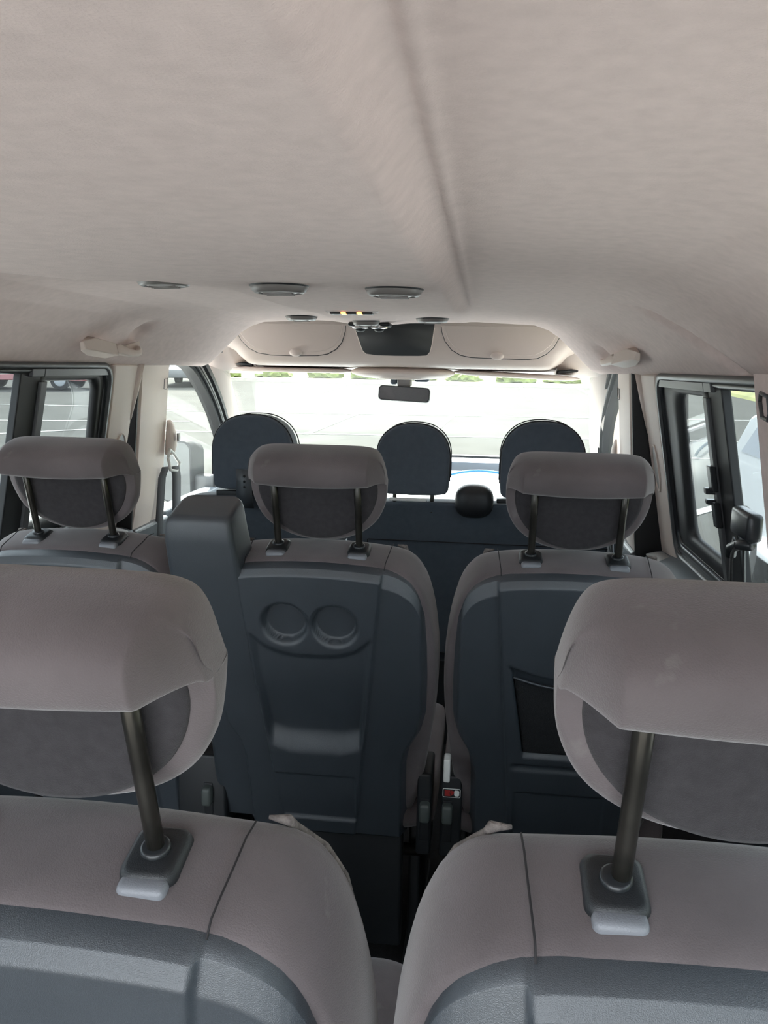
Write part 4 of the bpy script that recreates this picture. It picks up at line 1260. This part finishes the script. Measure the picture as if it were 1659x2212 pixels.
kb = mk('kerb', *gslab(-60, 60, 33.4, 33.7, 0.14, 0.3), 'kerb', smooth=False); tag(kb, 'concrete kerb at the far end of the lot', 'kerb')
vg = mk('grass_verge', *gslab(-60, 60, 33.7, 80, 0.12, 0.3), 'grass', smooth=False); tag(vg, 'dry green and yellow grass verge beyond the kerb', 'grass', kind='stuff')
# low shrubs on the verge
for k in range(12):
    x = -11+2.1*k+random.uniform(-0.15, 0.15); y = 34.6+random.uniform(0, 1.0)
    bm = bmesh.new(); bmesh.ops.create_icosphere(bm, subdivisions=3, radius=1)
    for v in bm.verts:
        f = 1+0.22*math.sin(v.co.x*9+k)*math.cos(v.co.y*8+2*k)+random.uniform(-0.12, 0.12)
        v.co = Vector((v.co.x*0.75*f, v.co.y*0.6*f, max(-0.1, v.co.z)*0.45*f))
    me = bpy.data.meshes.new('shrub'); bm.to_mesh(me); bm.free(); me.materials.append(M['leaf'])
    o = bpy.data.objects.new('shrub', me); sc.collection.objects.link(o); o.location = (x, y, GZ(y)+0.17)
    tag(o, 'low shrub on the grass verge beyond the kerb', 'shrub', 'shrubs along the verge')
# grassy bank to the right
bk_ = mk('grass_bank', *loft([[(9, y, GZ(y)-0.2), (9.2, y, GZ(y)+0.1), (12, y, GZ(y)+1.4), (18, y, GZ(y)+4), (30, y, GZ(y)+6), (30, y, GZ(y)-0.2)] for y in (-10, 5, 20, 32)]), 'grass', smooth=False)
tag(bk_, 'pale green grass bank behind the parked vehicle on the right', 'grass', kind='stuff')

def car(name, loc_, rotz, paint, label, van=False):
    c = empty(name, loc_, label, 'car', None, rotz)
    L, W, H = (4.6, 1.9, 1.95) if van else (4.2, 1.75, 1.45)
    hw = W/2
    if van:
        side = [(-L/2, 0.3), (-L/2, 0.9), (-L/2+0.1, 1.75), (-L/2+0.3, 1.92), (0.6, 1.95), (1.1, 1.75), (1.55, 1.15), (2.1, 1.0), (2.3, 0.7), (2.3, 0.3)]
        glasses = [[(-2.1, 1.15), (-2.0, 1.7), (-1.0, 1.72), (-1.0, 1.12)], [(-0.9, 1.12), (-0.9, 1.72), (0.1, 1.72), (0.1, 1.1)], [(0.25, 1.1), (0.25, 1.72), (0.65, 1.72), (1.35, 1.12)]]
    else:
        side = [(-L/2, 0.3), (-L/2-0.03, 0.75), (-L/2+0.15, 1.0), (-1.75, 1.32), (-1.3, 1.43), (0.1, 1.45), (0.55, 1.32), (1.1, 0.98), (1.8, 0.85), (2.1, 0.65), (2.12, 0.3)]
        glasses = [[(-1.65, 1.02), (-1.35, 1.34), (-0.5, 1.38), (-0.5, 1.0)], [(-0.4, 1.0), (-0.4, 1.38), (0.1, 1.37), (0.85, 1.0)]]
    prof = [(-hw, 0.0), (-hw*0.98, 0)]
    rings = []
    for s, k in ((-1, 1.0), (-0.96, 1.01), (0.96, 1.01), (1, 1.0)):
        pass
    def body_ring(x):
        t = abs(x)/hw
        e = ss(0.85, 1.0, t)
        return [(x*(1-0.14*max(0, (z-0.95))/0.6), y*(1-0.03*e), z-(0.03*e if z > 1.2 else 0)) for y, z in side]
    body = mk('body', *loft([body_ring(x) for x in (-hw, -hw*0.93, -hw*0.5, 0, hw*0.5, hw*0.93, hw)]), paint, c, angle=35, bevel=0.02)
    for g in glasses:
        for s in (-1, 1):
            xx = lambda z, o: s*(hw*(1-0.14*max(0, z-0.95)/0.6)+o)
            mk('side_glass', *loft([[(xx(z, -0.02), y, z) for y, z in g], [(xx(z, 0.006), y, z) for y, z in g]]), 'car_glass', c, smooth=False)
    # rear glass, windscreen
    zz0, zz1 = (1.1, 1.7) if van else (1.04, 1.32)
    yb0, yb1 = (-L/2+0.02, -L/2+0.09) if van else (-L/2+0.20, -1.78)
    mk('rear_glass', *loft([[(-hw*0.75, yb0-0.02, zz0), (hw*0.75, yb0-0.02, zz0), (hw*0.68, yb1-0.02, zz1), (-hw*0.68, yb1-0.02, zz1)], [(-hw*0.75, yb0+0.03, zz0), (hw*0.75, yb0+0.03, zz0), (hw*0.68, yb1+0.03, zz1), (-hw*0.68, yb1+0.03, zz1)]]), 'car_glass', c, smooth=False)
    for s in (-1, 1):
        mk('tail_lamp', *rbox(s*hw*0.86-0.12, s*hw*0.86+0.10, -L/2-0.05, -L/2+0.12, 0.72, 0.98 if not van else 1.2, 0.02), 'red', c, angle=40)
    mk('bumper', *rbox(-hw*0.97, hw*0.97, -L/2-0.07, -L/2+0.2, 0.28, 0.58, 0.04), 'frame_grey', c, angle=40)
    for y in (-1.35, 1.3):
        for s in (-1, 1):
            n = 28
            w = mk('wheel', *loft([[(s*(hw-0.22), y+r*math.cos(2*PI*k/n), 0.32+r*math.sin(2*PI*k/n)) for k in range(n)] for r in (0.30,)] + [[(s*(hw-0.02+o), y+r*math.cos(2*PI*k/n), 0.32+r*math.sin(2*PI*k/n)) for k in range(n)] for r, o in ((0.32, 0.0), (0.31, 0.02), (0.21, 0.025))]), 'tyre', c, angle=50)
            mk('hub_cap', *ellipsoid((s*(hw+0.005), y, 0.32), (0.02, 0.2, 0.2), 20, 10), 'car_silver', w)
    return c
def gl(x, y): return (x, y, GZ(y)-0.0)
car('parked_car', gl(-10.9, 30.3), math.radians(8), 'car_white', 'white parked car with red tail lamps seen through the driver door window', True)
car('parked_car', gl(-15.0, 25.8), math.radians(-80), 'car_maroon', 'dark red parked car seen at the top of the left sliding window')
car('parked_car', gl(-19.5, 25.0), math.radians(-80), 'car_blue', 'pale blue parked car seen at the left frame edge')
pv_ = car('parked_car', gl(3.2, 4.6), math.radians(180), 'car_silver', 'silver parked car glimpsed through the rear pane of the right side window')
